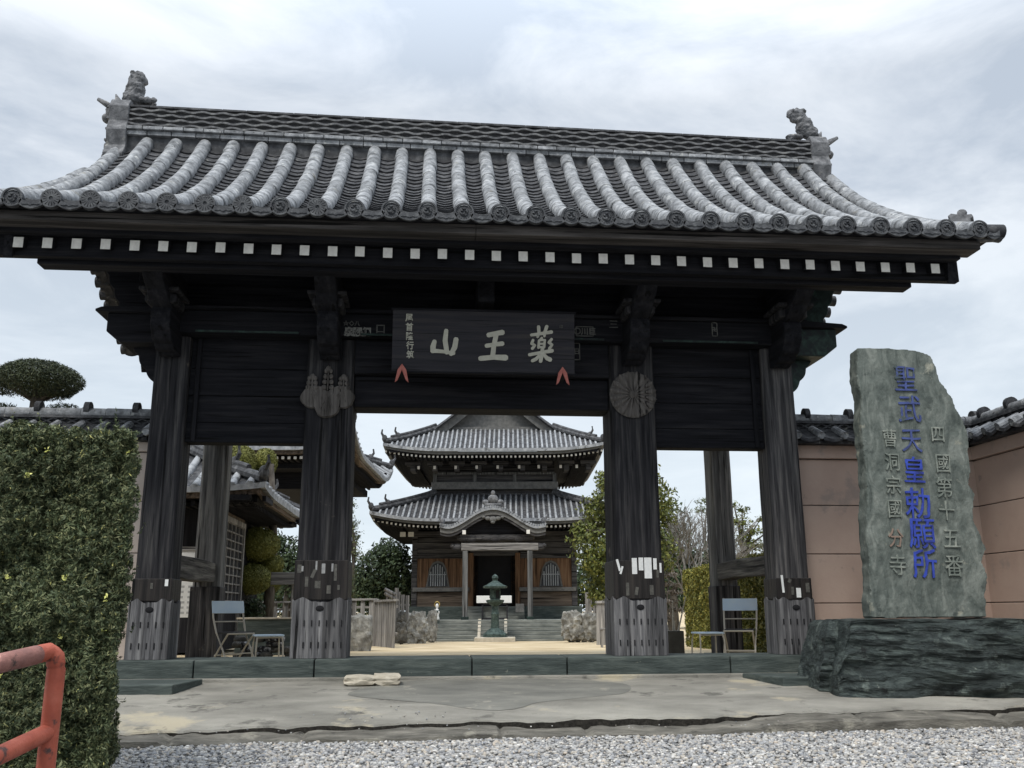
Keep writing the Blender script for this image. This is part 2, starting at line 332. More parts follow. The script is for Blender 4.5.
# ================================================================== THE GROUND
def pave_z(y):  # forecourt ramp
    if y > -.25: return 0.0
    if y > -2.0: return -.10*(-.25-y)/1.75
    return -.10 - .17*min(1, (-2.0-y)/1.2)**1.3
GZ = -.33
def court_z(y): return .10 - .0162*min(max(0, y-1.5), 22)
# gravel sheet in front
mb = MB(); mb.box(-250, 250, -250, -2.4, GZ-.3, GZ); structure(mb.build('gravel_lot', GRAVM))
# court sheet behind
ys = [.12, 1.5]+[1.5+22*i/8 for i in range(1, 9)]+[60, 700]; v = []; f = []
for y in ys: v += [(-500, y, court_z(y)), (500, y, court_z(y))]
for i in range(len(ys)-1): f.append((2*i, 2*i+1, 2*i+3, 2*i+2))
mb = MB(); mb.add(v, f); structure(mb.build('courtyard', SAND))
# concrete forecourt with a broken front edge
def edge_y(x): return -3.02 + .05*noise.noise(Vector((x*.8, 3, 0)))*2 + .05*noise.noise(Vector((x*4, 1, 0))) + .045*x
def inner_y(x): return edge_y(x)+.26+.16*noise.noise(Vector((x*.7, 0, 21)))+.07*noise.noise(Vector((x*2.9, 0, 23)))+.03*noise.noise(Vector((x*9, 0, 22)))
def cz(x, y): return pave_z(y)+.010*noise.noise(Vector((x*1.2, y*1.5, 5)))+.004*noise.noise(Vector((x*6, y*6, 5)))
v = []; f = []
xs = np.linspace(-9, 9, 501); rows = 70
for j in range(rows+1):
    for x in xs:
        ye = inner_y(x); t = min(1, j/(rows-2)); y = .1 + (ye-.1)*t
        z = cz(x, y)
        if j == rows-1: z -= .018; y -= .012
        if j == rows: z = GZ-.05; y += .03
        v.append((x, y, z))
nx = len(xs)
for j in range(rows):
    for i in range(nx-1): f.append((j*nx+i, j*nx+i+1, (j+1)*nx+i+1, (j+1)*nx+i))
mb = MB(); mb.add(v, f); structure(mb.build('concrete_forecourt', CONC, smooth='auto'))
SHADE = mat('painted_shade', [(.012,.011,.009), (.03,.027,.022), (.055,.05,.042)], 30, rough=1, bump=1)  # near-black riser colour, painted in for the shadow below the broken concrete edge
STRIP = mat('broken_asphalt', [(.07,.066,.056), (.14,.132,.113), (.24,.225,.19)], 9, stretch=(.3,1,1), rough=.95, bump=1, bscale=50, patch=[((.27,.255,.21), 2.2, .60), ((.035,.032,.028), 7, .62)])
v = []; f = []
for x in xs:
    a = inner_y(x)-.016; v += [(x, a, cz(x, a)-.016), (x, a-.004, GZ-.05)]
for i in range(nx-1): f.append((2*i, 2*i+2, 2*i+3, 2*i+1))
mb = MB(); mb.add(v, f); structure(mb.build('painted_shade_riser', SHADE))
v = []; f = []; R5 = 8
for x in xs:
    a = inner_y(x)-.035-.03*abs(noise.noise(Vector((x*2.2, 4, 2)))); b = min(a-.06, edge_y(x)-.06); blk = math.floor(x*.62+1.3*noise.noise(Vector((x*.5, 0, 3))))
    dz = -.004-.058*min(1, max(0, .45+1.5*noise.noise(Vector((x*.42, 7, 1)))))+.016*noise.noise(Vector((blk*1.7, 3.3, 1))); tl_ = .05*noise.noise(Vector((blk*2.9, 1.1, 6)))
    gap = abs((x*.62+1.3*noise.noise(Vector((x*.5, 0, 3))))-round(x*.62+1.3*noise.noise(Vector((x*.5, 0, 3))))) < .02
    for k in range(R5+1):
        t = k/(R5-1) if k < R5 else 1; y = a+(b-a)*min(1, t); z = cz(x, y)+dz+tl_*t+.010*noise.noise(Vector((x*5, y*9, 1)))-.012*t
        if gap: z -= .022
        if k == 0: z = z-.012
        if k == R5: z = GZ-.06; y -= .02
        v.append((x, y, z))
for i in range(nx-1):
    for k in range(R5): f.append((i*(R5+1)+k, i*(R5+1)+k+1, (i+1)*(R5+1)+k+1, (i+1)*(R5+1)+k))
mb = MB(); mb.add(v, f); structure(mb.build('broken_edge_strip', STRIP, smooth='auto'))
# darker worn patch
cx_, cy_ = .05, -1.7; poly = []
def sheet(name, outline, material, dz):
    me = bpy.data.meshes.new(name); bm = bmesh.new()
    vs_ = [bm.verts.new((x, y, 0)) for x, y in outline]; bm.faces.new(vs_); 
    bmesh.ops.triangulate(bm, faces=bm.faces)
    for _ in range(3): bmesh.ops.subdivide_edges(bm, edges=bm.edges, cuts=1, use_grid_fill=True)
    for q in bm.verts: q.co.z = pave_z(q.co.y)+.008*noise.noise(Vector((q.co.x*1.2, q.co.y*1.5, 5)))+.004*noise.noise(Vector((q.co.x*6, q.co.y*6, 5)))+dz-.003
    bm.to_mesh(me); bm.free(); me.materials.append(material); o = bpy.data.objects.new(name, me); C.objects.link(o); return o
ol = []
for px, py in ((345,694),(365,687),(400,681),(440,679),(500,679),(560,680),(610,683),(628,688),(622,694),(590,698),(540,702),(510,709),(470,709),(430,703),(390,699)):
    # intersect with the ramp
    d = 8.0
    for _ in range(40):
        p = V(px, py, d); d += (p.z-pave_z(p.y))*4 
    ol.append((p.x, p.y))
# smooth the outline
sm = []
for i in range(len(ol)):
    a, b, c_, d_ = ol[i-1], ol[i], ol[(i+1) % len(ol)], ol[(i+2) % len(ol)]
    for t in (0, .33, .66):
        sm.append(tuple(.5*(2*b[k]+(c_[k]-a[k])*t+(2*a[k]-5*b[k]+4*c_[k]-d_[k])*t*t+(3*b[k]-a[k]-3*c_[k]+d_[k])*t**3) for k in (0, 1)))
structure(sheet('worn_concrete_patch', sm, CONCD, .006))
# loose gravel stones
def gravel(name, n, xr, yr, zf, material, s0=.009, s1=.023, keep=None):
    ph = (1+5**.5)/2
    iv = unit(np.array([(-1,ph,0),(1,ph,0),(-1,-ph,0),(1,-ph,0),(0,-1,ph),(0,1,ph),(0,-1,-ph),(0,1,-ph),(ph,0,-1),(ph,0,1),(-ph,0,-1),(-ph,0,1)], float))
    fi = np.array([(0,11,5),(0,5,1),(0,1,7),(0,7,10),(0,10,11),(1,5,9),(5,11,4),(11,10,2),(10,7,6),(7,1,8),(3,9,4),(3,4,2),(3,2,6),(3,6,8),(3,8,9),(4,9,5),(2,4,11),(6,2,10),(8,6,7),(9,8,1)])
    x = np.random.uniform(*xr, n); y = np.random.uniform(*yr, n)
    if keep is not None: k = keep(x, y); x = x[k]; y = y[k]; n = len(x)
    s = np.random.uniform(s0, s1, (n, 1, 1))*np.random.uniform(.65, 1.35, (n, 1, 3))*np.array([1, 1, .7])
    th = np.random.uniform(0, 6.3, n); vv = iv[None]*np.random.uniform(.75, 1.2, (n, 12, 1))*s
    cxx = vv[..., 0]*np.cos(th)[:, None]-vv[..., 1]*np.sin(th)[:, None]; cyy = vv[..., 0]*np.sin(th)[:, None]+vv[..., 1]*np.cos(th)[:, None]
    z = np.array([zf(a, b) for a, b in zip(x, y)])+np.random.uniform(0, .012, n)
    P = np.stack([cxx+x[:, None], cyy+y[:, None], vv[..., 2]+z[:, None]], -1).reshape(-1, 3)
    F = (fi[None]+12*np.arange(n)[:, None, None]).reshape(-1, 3)
    o = npmesh(name, P, F, material); return o
def islandmat(name, cols, rough=.85):
    mt, t, b = newmat(name); n = t.nodes; l = t.links
    ge = n.new('ShaderNodeNewGeometry'); rp = n.new('ShaderNodeValToRGB'); el = rp.color_ramp.elements
    while len(el) < len(cols): el.new(.5)
    for i, c in enumerate(cols): el[i].position = i/(len(cols)-1); el[i].color = (*c, 1)
    l.new(ge.outputs['Random Per Island'], rp.inputs[0]); l.new(rp.outputs[0], b.inputs['Base Color']); b.inputs['Roughness'].default_value = rough
    return mt
STONES = islandmat('crushed_stone', [(.10,.105,.115), (.36,.355,.34), (.22,.23,.25), (.48,.46,.42), (.15,.155,.165), (.40,.36,.30), (.26,.27,.28), (.60,.58,.54), (.12,.12,.125), (.31,.31,.31), (.44,.38,.31)])
g = gravel('gravel', 30000, (-4.2, 5.2), (-5.3, -2.6), lambda a, b: GZ+.004, STONES, keep=lambda x, y: y < np.array([edge_y(a) for a in x])-.05+.06*np.random.random(len(x)))
tag(g, 'loose grey and white crushed stone in front of the concrete', 'gravel', kind='stuff')
g = gravel('scattered_stones', 160, (-3.0, 3.0), (-3.1, -2.2), lambda a, b: pave_z(b)+.006, STONES, .005, .012, keep=lambda x, y: (np.abs(x+1.1)+np.abs(y+2.6)*2 < 1.0) | (y < -2.95))
tag(g, 'stray pebbles scattered on the edge of the concrete', 'pebbles', kind='stuff')

# ================================================================== THE GATE
gate = empty('temple_gate', (0, 0, 0), 0, 'large dark timber temple gate under a grey tiled roof with white rafter ends', 'gate')
SZ = .24
def sill(x0, x1, y0, y1, z0, z1): 
    return MB().box(x0, x1, y0, y1, z0, z1).build('sill_stone', GSTONE, gate, bev=.012)
for a, b in ((-4.34, -3.42), (-3.405, -2.02), (-2.005, -.14), (-.125, 1.02), (1.035, 3.06), (3.075, 4.5)):
    sill(a, b, -.16, .62, 0.0 if a > -9 else 0, SZ)
MB().box(-4.4, 4.5, -.30, -.165, -.1, .035).build('footing_strip', CONC, gate, bev=.01)
def post(x0, x1, y0, y1, z1, material, z0=SZ):
    mb = MB(); n = 14
    for i in range(n):  # slightly uneven shaft
        pass
    c = .03; P = []
    for k in range(n+1):
        z = z0+(z1-z0)*k/n; e = .006*noise.noise(Vector((x0*3, z*1.3, 0))); q = .012*k/n
        a, b, cc, d = x0+e+q, x1+e-q, y0+q, y1-q
        P += [(a+c, cc, z), (b-c, cc, z), (b, cc+c, z), (b, d-c, z), (b-c, d, z), (a+c, d, z), (a, d-c, z), (a, cc+c, z)]
    F = [(k*8+i, k*8+(i+1) % 8, (k+1)*8+(i+1) % 8, (k+1)*8+i) for k in range(n) for i in range(8)]
    F += [tuple(range(8))[::-1], tuple(n*8+i for i in range(8))]
    mb.add(P, F); return mb.build('post', material, gate)
def skirt(p, x0, x1, y0, y1, top, nf, ns):
    """plank apron round the foot of a post, scalloped along the top"""
    mb = MB(); t = .022
    def edge(u):  # u 0..1 across the face
        d = abs(u-.5)*2
        return top - (.055*max(0, 1-d/.45)**1.3) + .02*math.cos(d*9) - .012
    def planks(n, P0, P1, nrm):
        P0 = Vector(P0); P1 = Vector(P1); nrm = Vector(nrm)
        for i in range(n):
            g = .05/n; us = [(i+g)/n+( (1-2*g)/n)*k/4 for k in range(5)]
            dz = random.uniform(-.008, .008); off = random.uniform(0, .006)
            v = []
            for o_ in (0, t+off):
                for u in us: q = P0.lerp(P1, u)+nrm*o_; v.append((q.x, q.y, SZ+.004))
                for u in us[::-1]: q = P0.lerp(P1, u)+nrm*o_; v.append((q.x, q.y, edge(u)+dz))
            n_ = 10
            mb.add(v, [tuple(range(n_))[::-1], tuple(range(n_, 2*n_))]+[(a, (a+1) % n_, n_+(a+1) % n_, n_+a) for a in range(n_)])
    planks(nf, (x0, y0, 0), (x1, y0, 0), (0, -1, 0))
    planks(ns, (x1, y0-t, 0), (x1, y1, 0), (1, 0, 0)); planks(ns, (x0, y0-t, 0), (x0, y1, 0), (-1, 0, 0))
    s = mb.build('post_skirt', WS, gate)
    # little carved opening and nails
    xm = (x0+x1)/2
    MB().ball((xm, y0-t-.006, top-.125), (.05, .012, .035), 12, 8).build('carved_hole', INTER, s)
    for i in range(nf):
        for z in (SZ+.16, top-.30):
            xx = x0+(x1-x0)*(i+.5)/nf; MB().box(xx-.007, xx+.007, y0-t-.012, y0-t-.002, z-.035, z+.035).build('nail', INTER, s)
    return s
PI_ = [(-2.304, -1.676, 0, .60), (1.676, 2.304, 0, .60)]
PO_ = [(-4.231, -3.786, 0, .445), (3.786, 4.231, 0, .445)]
posts = {}
for k, (x0, x1, y0, y1) in enumerate(PI_):
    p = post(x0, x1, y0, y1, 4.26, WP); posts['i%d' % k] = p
    skirt(p, x0, x1, y0, y1, .955, 7, 5)
    MB().box(x0-.014, x1+.014, y0-.014, y1+.01, .93, 1.41).build('polished_band', BAND, gate, bev=.01)
for k, (x0, x1, y0, y1) in enumerate(PO_):
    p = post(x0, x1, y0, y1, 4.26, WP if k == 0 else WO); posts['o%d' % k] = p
    skirt(p, x0, x1, y0, y1, .945, 5, 4)
    MB().box(x0-.012, x1+.012, y0-.012, y1+.01, .92, 1.19).build('polished_band', BAND, gate, bev=.01)
for s, (x0, x1) in enumerate(((-4.20, -3.80), (3.84, 4.20))):
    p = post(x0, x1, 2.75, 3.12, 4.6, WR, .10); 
    MB().box(x0-.02, x1+.02, 2.73, 3.14, .10, 1.16).build('post_skirt', WO, gate, bev=.015)
    MB().box(x0-.12, x1+.12, 2.62, 3.25, .02, .13).build('footing_stone', GSTONE, gate, bev=.02)
for x0, x1 in ((-2.25, -1.75), (1.75, 2.25)): pass
# sloping side braces (post to rear post)
for s in (-1, 1):
    mb = MB(); n = 12; x0, x1 = (3.87, 4.13) if s > 0 else (-4.13, -3.87)
    P = []
    for k in range(n+1):
        y = .40+(2.95-.40)*k/n; e = .018*noise.noise(Vector((y*1.3, s, 0))); a = .055*math.sin(math.pi*k/n)
        P += [(x0, y, 1.235+e+a*s*.5), (x1, y, 1.235+e+a*s*.5), (x1, y, 1.50+e*.5+a*.4), (x0, y, 1.50+e*.5+a*.4)]
    mb.add(P, [(4*k+i, 4*k+(i+1) % 4, 4*k+4+(i+1) % 4, 4*k+4+i) for k in range(n) for i in range(4)]+[(3,2,1,0), tuple(4*n+i for i in range(4))])
    mb.build('tie_beam', WB, gate, bev=.02)
    MB().box(x0, x1, .45, 2.9, 3.35, 3.62).build('tie_beam', W['y'], gate, bev=.01)
# panels between inner and outer posts
for (a, b) in ((-3.79, -2.30), (2.30, 3.79)):
    p = empty('side_panel', (0, 0, 0)); p.parent = gate
    for z0, z1 in ((2.95, 3.15), (3.156, 3.50), (3.506, 3.86), (3.866, 4.27)):
        MB().box(a, b, .12+random.uniform(0, .012), .20, z0, z1).build('board', W['x'], p, bev=.006)
    MB().box(a, b, .10, .34, 2.89, 2.97).build('lower_rail', W['x'], p, bev=.01)
    s = -1 if a < 0 else 1
    xi = -3.72 if a < 0 else 3.66
    MB().box(xi, xi+.06, .08, .125, 2.9, 4.26).build('frame_strip', W['z'], p, bev=.006)
# lintel between inner posts
MB().box(-1.68, 1.68, .08, .50, 3.375, 3.79).build('lintel', W['x'], gate, bev=.015)
MB().box(-1.68, 1.68, -.02, .55, 3.80, 4.262).build('upper_lintel', W['x'], gate, bev=.015)
# main beam with capped noses
BZ0, BZ1 = 4.27, 4.58
MB().box(-4.40, 4.40, -.13, .55, BZ0, BZ1).build('main_beam', W['x'], gate, bev=.02)
MB().box(-4.40, 4.40, -.17, .58, BZ1+.002, BZ1+.05).build('beam_cap_board', W['x'], gate, bev=.01)
MB().box(-1.6, 1.6, -.155, -.132, BZ0+.01, BZ0+.035).build('copper_trim', COPPER, gate)
MB().box(-3.7, -2.4, -.155, -.132, BZ0+.01, BZ0+.035).build('copper_trim', COPPER, gate)
MB().box(2.4, 3.7, -.155, -.132, BZ0+.01, BZ0+.035).build('copper_trim', COPPER, gate)
for s in (-1, 1):
    n_ = MB()
    poly = [(s*4.20, 4.12), (s*4.62, 4.12), (s*4.80, 4.26), (s*4.80, 4.50), (s*4.20, 4.50)]
    n_.prism(poly, 'y', -.16, .50); o = n_.build('beam_nose', COPPER if s > 0 else W['x'], gate, bev=.012)
    cp = MB(); cp.prism([(s*4.16, 4.502), (s*4.93, 4.502), (s*4.93, 4.53), (s*4.86, 4.56), (s*4.16, 4.60)], 'y', -.24, .58); cp.build('nose_cap', W['x'], o, bev=.006)
# carved bracket arms projecting forward over each post
def scallop(pts, bul, n=6):
    out = []
    for i in range(len(pts)-1):
        a, b = pts[i], pts[i+1]; d = (b[0]-a[0], b[1]-a[1]); L_ = math.hypot(*d)
        for k in range(n):
            t = k/n; q = bul*math.sin(math.pi*t); out.append((a[0]+d[0]*t+q*d[1]/L_, a[1]+d[1]*t-q*abs(d[0])/L_))
    return out+[pts[-1]]
for xc, th in ((-4.02, .24), (4.02, .24), (-1.99, .26), (1.99, .26)):
    pts = [(0, 3.98), (-.18, 4.0), (-.36, 4.05), (-.52, 4.16), (-.58, 4.32), (-.56, 4.46), (-.85, 4.60), (-1.15, 4.80)]
    out = []
    for p in scallop([(-a, b) for a, b in pts], .03): out.append((-p[0], p[1]))
    out += [(-1.22, 4.98), (.1, 4.98), (.1, 3.98)]
    a_ = MB().prism(out, 'x', xc-th/2, xc+th/2).build('bracket_arm', W['y'], gate, bev=.015)
    MB().box(xc-.19, xc+.19, -.66, -.22, 4.50, 4.62).build('bearing_block', WP, a_, bev=.03)
    MB().box(xc-.24, xc+.24, -.76, -.2, 4.622, 4.67).build('block_cap', WP, a_, bev=.01)
for s in (-1, 1):   # scalloped side brackets under the gable overhang
    ed = scallop([(4.22, 3.66), (4.36, 3.84), (4.46, 4.02), (4.55, 4.20), (4.63, 4.38), (4.70, 4.56), (4.77, 4.74), (4.85, 4.92), (4.93, 5.10), (5.0, 5.3)], .028)
    MB().prism([(s*a, b) for a, b in ed]+[(s*4.1, 5.3), (s*4.1, 3.66)], 'y', .12, .40).build('side_bracket', COPPER if s > 0 else W['x'], gate, bev=.01)
MB().box(-.11, .11, -.6, .1, 4.63, 4.98).build('centre_strut', W['y'], gate, bev=.02)
# wall boards above the beam, ridge purlins, eave purlin
MB().box(-4.3, 4.3, .10, .18, 4.64, 5.6).build('upper_wall', W['x'], gate)
MB().box(-4.5, 4.5, -.02, .22, 4.98, 5.20).build('wall_plate', W['x'], gate, bev=.01)
MB().box(-5.27, 5.33, -1.26, -1.04, 4.735, 4.99).build('eave_purlin', W['x'], gate, bev=.01)
MB().box(-5.22, 5.29, 3.4, 3.6, 4.80, 4.99).build('eave_purlin', W['x'], gate, bev=.01)
MB().box(-5.4, 5.4, 1.1, 1.3, 6.0, 6.3).build('ridge_purlin', W['x'], gate, bev=.01)
for s in (-1, 1):
    MB().prism([(.3, 4.6), (2.1, 4.6), (1.6, 5.4), (1.3, 6.0), (1.1, 6.0), (.8, 5.4)], 'x', s*3.9, s*4.1).build('gable_strut', W['y'], gate)
    MB().box(s*4.0-.14, s*4.0+.14, .2, 3.0, 4.45, 4.75).build('cross_beam', W['y'], gate, bev=.02)
MB().box(-4.4, 4.4, 2.8, 3.05, 4.5, 4.8).build('rear_beam', W['x'], gate, bev=.02)
# rafters with white ends
RS, RZ0 = .40, 4.83
CX0 = .065
for i in range(35):
    x = CX0 + (i-17)*.321; h = .057
    y0, y1 = -1.50, 1.18
    if 0: pass
    mb = MB()
    P = [(x-h, y0, RZ0), (x+h, y0, RZ0), (x+h, y0, RZ0+.135), (x-h, y0, RZ0+.135), (x-h, y1, RZ0+(y1-y0)*RS), (x+h, y1, RZ0+(y1-y0)*RS), (x+h, y1, RZ0+.135+(y1-y0)*RS), (x-h, y1, RZ0+.135+(y1-y0)*RS)]
    mb.add(P, [(0,1,2,3), (4,7,6,5), (0,4,5,1), (1,5,6,2), (2,6,7,3), (3,7,4,0)])
    r = mb.build('rafter', W['y'], gate)
    e = random.uniform(-.003, .003); ds = random.uniform(-.004, .004)
    MB().box(x-h+.003+e, x+h-.003+e, y0-.007, y0-.001, RZ0+.006+ds, RZ0+.128+ds).build('rafter_end', WHITE, r)
# soffit boards, kayaoi fascia, lower fascia
v = []
mb = MB(); XV = 5.62
P = [(-XV, -1.46, RZ0+.155), (XV+.1, -1.46, RZ0+.155), (XV+.1, 1.2, RZ0+.155+2.66*RS), (-XV, 1.2, RZ0+.155+2.66*RS)]
P += [(p[0], p[1], p[2]+.03) for p in P]
mb.add(P, [(0,1,2,3), (7,6,5,4), (0,4,5,1), (1,5,6,2), (2,6,7,3), (3,7,4,0)])
P2 = [(p[0], 2.4-p[1], p[2]) for p in P]
mb.add(P2, [(0,1,2,3), (7,6,5,4), (0,4,5,1), (1,5,6,2), (2,6,7,3), (3,7,4,0)])
mb.build('soffit', W['y'], gate)
MB().box(-5.74, 5.88, -1.40, -1.30, 4.775, 5.05).build('eave_board', W['x'], gate)
MB().box(-5.92, 6.05, -1.92, -1.60, 5.146, 5.185).build('tile_batten', W['x'], gate)
MB().box(-5.70, 5.80, -1.62, -1.48, 4.985, 5.06).build('eave_batten', W['x'], gate, bev=.01)
MB().box(-5.78, -.2, -1.84, -1.55, 5.03, 5.145).build('fascia_board', wood('fascia_timber', [(.025,.023,.022), (.055,.05,.047), (.11,.10,.095)], 'x', .6), gate, bev=.008)
MB().box(-.196, 5.93, -1.84, -1.55, 5.03, 5.145).build('fascia_board', bpy.data.materials['fascia_timber'], gate, bev=.008)
# roof curve of the cover-tile axes
B0, B1, B2 = Vector((-1.95, 5.235)), Vector((-.45, 5.86)), Vector((1.02, 7.50))
def bez(t, o=0):
    p = B0*(1-t)**2+B1*2*t*(1-t)+B2*t*t
    d = ((B1-B0)*2*(1-t)+(B2-B1)*2*t).normalized(); nrm = Vector((-d.y, d.x))
    return p+nrm*o
def drop(x, t): return -.85*max(0, abs(x-.07)-5.12)**1.25*t*t
RN = 29; RSP = .4137; RX0 = -5.72
NS = 12
def tile_row(x, mirror=False):
    """one row of overlapping half-round cover tiles"""
    vs_ = []; fs_ = []; n = 9; xo = x
    for k in range(NS):
        x = xo+random.uniform(-.006, .006)
        t0, t1 = k/NS, (k+1.10)/NS; rj = random.uniform(-.004, .004)
        ring = []
        for q, (t, r) in enumerate(((t0, .096+rj), (t0+.004, .102+rj), ((t0+t1)/2, .100+rj), (min(t1, 1), .095+rj))):
            for a in range(n):
                th = math.pi*(-.12+1.24*a/(n-1)); p = bez(t, math.sin(th)*r*(.99 if q else .9)); 
                ring.append((x+math.cos(th)*r*(1 if q else .93), p.x if not mirror else 2.4-p.x, p.y+drop(x, t)))
        b = len(vs_); vs_ += ring
        for q in range(3):
            for a in range(n-1): fs_.append((b+q*n+a, b+q*n+a+1, b+(q+1)*n+a+1, b+(q+1)*n+a))
    return vs_, fs_
def disc(x, kind):
    """round eave end tile facing the viewer, rim plus crest relief"""
    R_ = .115; zc = 5.235; y = -1.965; m_ = MB(); n = 28
    prof = [(R_, .035), (R_, -.012), (R_*.97, -.02), (R_*.82, -.02), (R_*.78, -.004), (.0005, -.004)]
    vs_ = []
    for r, dy in prof: vs_ += [(x+r*math.cos(2*math.pi*k/n), y+dy, zc+r*math.sin(2*math.pi*k/n)) for k in range(n)]
    m_.add(vs_, [(i*n+k, i*n+(k+1) % n, (i+1)*n+(k+1) % n, (i+1)*n+k) for i in range(len(prof)-1) for k in range(n)])
    if kind == 0:   # chrysanthemum: radial petals
        for k in range(16):
            a = 2*math.pi*k/16; c_, s_ = math.cos(a), math.sin(a); w0, w1 = .005, .013
            P = [(x+c_*.022-s_*w0, zc+s_*.022+c_*w0), (x+c_*.022+s_*w0, zc+s_*.022-c_*w0), (x+c_*.094+s_*w1, zc+s_*.094-c_*w1), (x+c_*.104, zc+s_*.104), (x+c_*.094-s_*w1, zc+s_*.094+c_*w1)]
            m_.prism(P, 'y', y-.018, y-.003)
    else:           # three comma swirl
        for k in range(3):
            a0 = 2*math.pi*k/3+.3; pts = [(x+(.055-.028*t)*math.cos(a0+2.6*t), y-.012, zc+(.055-.028*t)*math.sin(a0+2.6*t)) for t in (0, .2, .4, .6, .8, 1)]
            m_.tube(pts, [.004, .007, .010, .013, .016, .018], 7)
        for k in range(16):
            a = 2*math.pi*k/16; m_.ball((x+.078*math.cos(a), y-.008, zc+.078*math.sin(a)), .006, 6, 4)
    m_.tube([(x, y+.03, zc), (x, y+.05, zc+.005)], [.11, .10], 16)
    return m_
for i in range(RN):
    x = RX0+RSP*i; vs_, fs_ = tile_row(x)
    mb = MB(); mb.add(vs_, fs_); o = mb.build('cover_tile_row', TILE, gate, smooth='auto')
    disc(x, 0 if 0 < i < 8 and i != 1 or i in (2, 9) else 1).build('eave_disc', TILEF, o)
for i in range(RN):
    vs_, fs_ = tile_row(RX0+RSP*i, True); mb = MB(); mb.add(vs_, fs_); mb.build('cover_tile_row', TILE, gate, smooth=True)
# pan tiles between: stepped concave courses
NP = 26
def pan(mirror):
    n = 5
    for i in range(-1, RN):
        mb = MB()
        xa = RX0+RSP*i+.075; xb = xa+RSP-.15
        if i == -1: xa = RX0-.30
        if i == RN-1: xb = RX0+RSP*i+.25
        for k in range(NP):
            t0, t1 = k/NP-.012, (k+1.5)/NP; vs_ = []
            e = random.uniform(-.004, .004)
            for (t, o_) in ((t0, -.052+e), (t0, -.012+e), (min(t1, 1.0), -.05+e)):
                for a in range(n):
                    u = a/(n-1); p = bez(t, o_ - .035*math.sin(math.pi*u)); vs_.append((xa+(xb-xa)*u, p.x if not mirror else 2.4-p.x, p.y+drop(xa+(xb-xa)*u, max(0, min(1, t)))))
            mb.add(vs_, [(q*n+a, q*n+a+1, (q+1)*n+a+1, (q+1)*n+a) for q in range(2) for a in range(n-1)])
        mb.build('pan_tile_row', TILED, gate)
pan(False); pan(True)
# underlay so no light leaks between tiles
mb = MB(); n = 12; P = []
for k in range(n+1):
    t = k/n; p = bez(t, -.10); P += [(xx, p.x+.05*(k == 0), p.y+drop(xx, t)) for xx in (-5.95, -5.6, -5.1, 5.1, 5.6, 6.05)]
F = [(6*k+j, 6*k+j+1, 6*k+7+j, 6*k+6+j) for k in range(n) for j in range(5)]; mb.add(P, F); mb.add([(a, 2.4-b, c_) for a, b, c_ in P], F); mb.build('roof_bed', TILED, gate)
# hanging curved lips of the eave pan tiles
for i in range(-1, RN):
    xa = RX0+RSP*i+.08; xb = xa+RSP-.16; mb = MB(); n = 9; y = -1.985
    if i == -1: xa = RX0-.28
    if i == RN-1: xb = RX0+RSP*i+.24
    if xb-xa < .1: continue
    top = [(xa+(xb-xa)*u/(n-1), 5.222-.040*math.sin(math.pi*u/(n-1))) for u in range(n)]
    bot = [(xa+(xb-xa)*u/(n-1), 5.150-.045*math.sin(math.pi*u/(n-1))) for u in range(n)][::-1]
    mb.prism(top+bot, 'y', y, y+.035)
    for q in range(3):
        a = .25+.25*q; cx1 = xa+(xb-xa)*a; mb.tube([(cx1-.03, y-.004, 5.155), (cx1, y-.004, 5.172-.03*math.sin(math.pi*a)), (cx1+.03, y-.004, 5.155)], .006, 5)
    for q in (1, 2):   # edges of the courses above show as more arcs
        mb.prism([(a, b+.032*q) for a, b in top[1:-1]]+[(a, b+.036*q+.03) for a, b in bot[1:-1]], 'y', y+.045*q, y+.045*q+.02)
    mb.build('eave_pan_lip', TILEF, gate)
# verge: short cover tiles laid sideways along both gable edges, bargeboards
for s in (-1, 1):
    X0 = (RX0-.14) if s < 0 else (RX0+RSP*28+.14)
    for mir in (False, True):
        for k in range(12):
            t = (k+.25)/12; p = bez(t, -.012); p.y += drop(X0+s*.1, t); yy = p.x if not mir else 2.4-p.x
            mb = MB(); mb.tube([(X0-s*.02, yy, p.y), (X0+s*.20, yy, p.y-.005), (X0+s*.205, yy, p.y-.005)], [.082, .092, .075], 14)
            mb.build('verge_tile', TILED, gate, smooth='auto')
    # bargeboard
    P = []; n = 16
    xa, xb = (X0+s*.06, X0-s*.03)
    xa = s*abs(5.56 if s < 0 else 5.80); xb = xa-s*.10
    for mir in (False, True):
        P = []
        for k in range(n+1):
            t = k/n; a = bez(t, -.13); b = bez(t, -.40-.05*t)
            if k == 0: a = Vector((-1.50, 5.02)); b = Vector((-1.46, 4.73))
            elif a.x < -1.50: a = Vector((-1.49, 5.03)); b = Vector((-1.44, 4.74))
            b.y = max(b.y, 4.73+.12*t)
            a.y += drop(5.75, t); b.y = max(b.y+drop(5.75, t), 4.73+.12*t)
            ya, yb = (a.x, b.x) if not mir else (2.4-a.x, 2.4-b.x)
            P += [(xa, ya, a.y), (xb, ya, a.y), (xb, yb, b.y), (xa, yb, b.y)]
        mb = MB(); mb.add(P, [(4*k+i, 4*k+(i+1) % 4, 4*k+4+(i+1) % 4, 4*k+4+i) for k in range(n) for i in range(4)]+[(3,2,1,0), tuple(4*n+i for i in range(4))])
        mb.build('bargeboard', W['y'], gate)
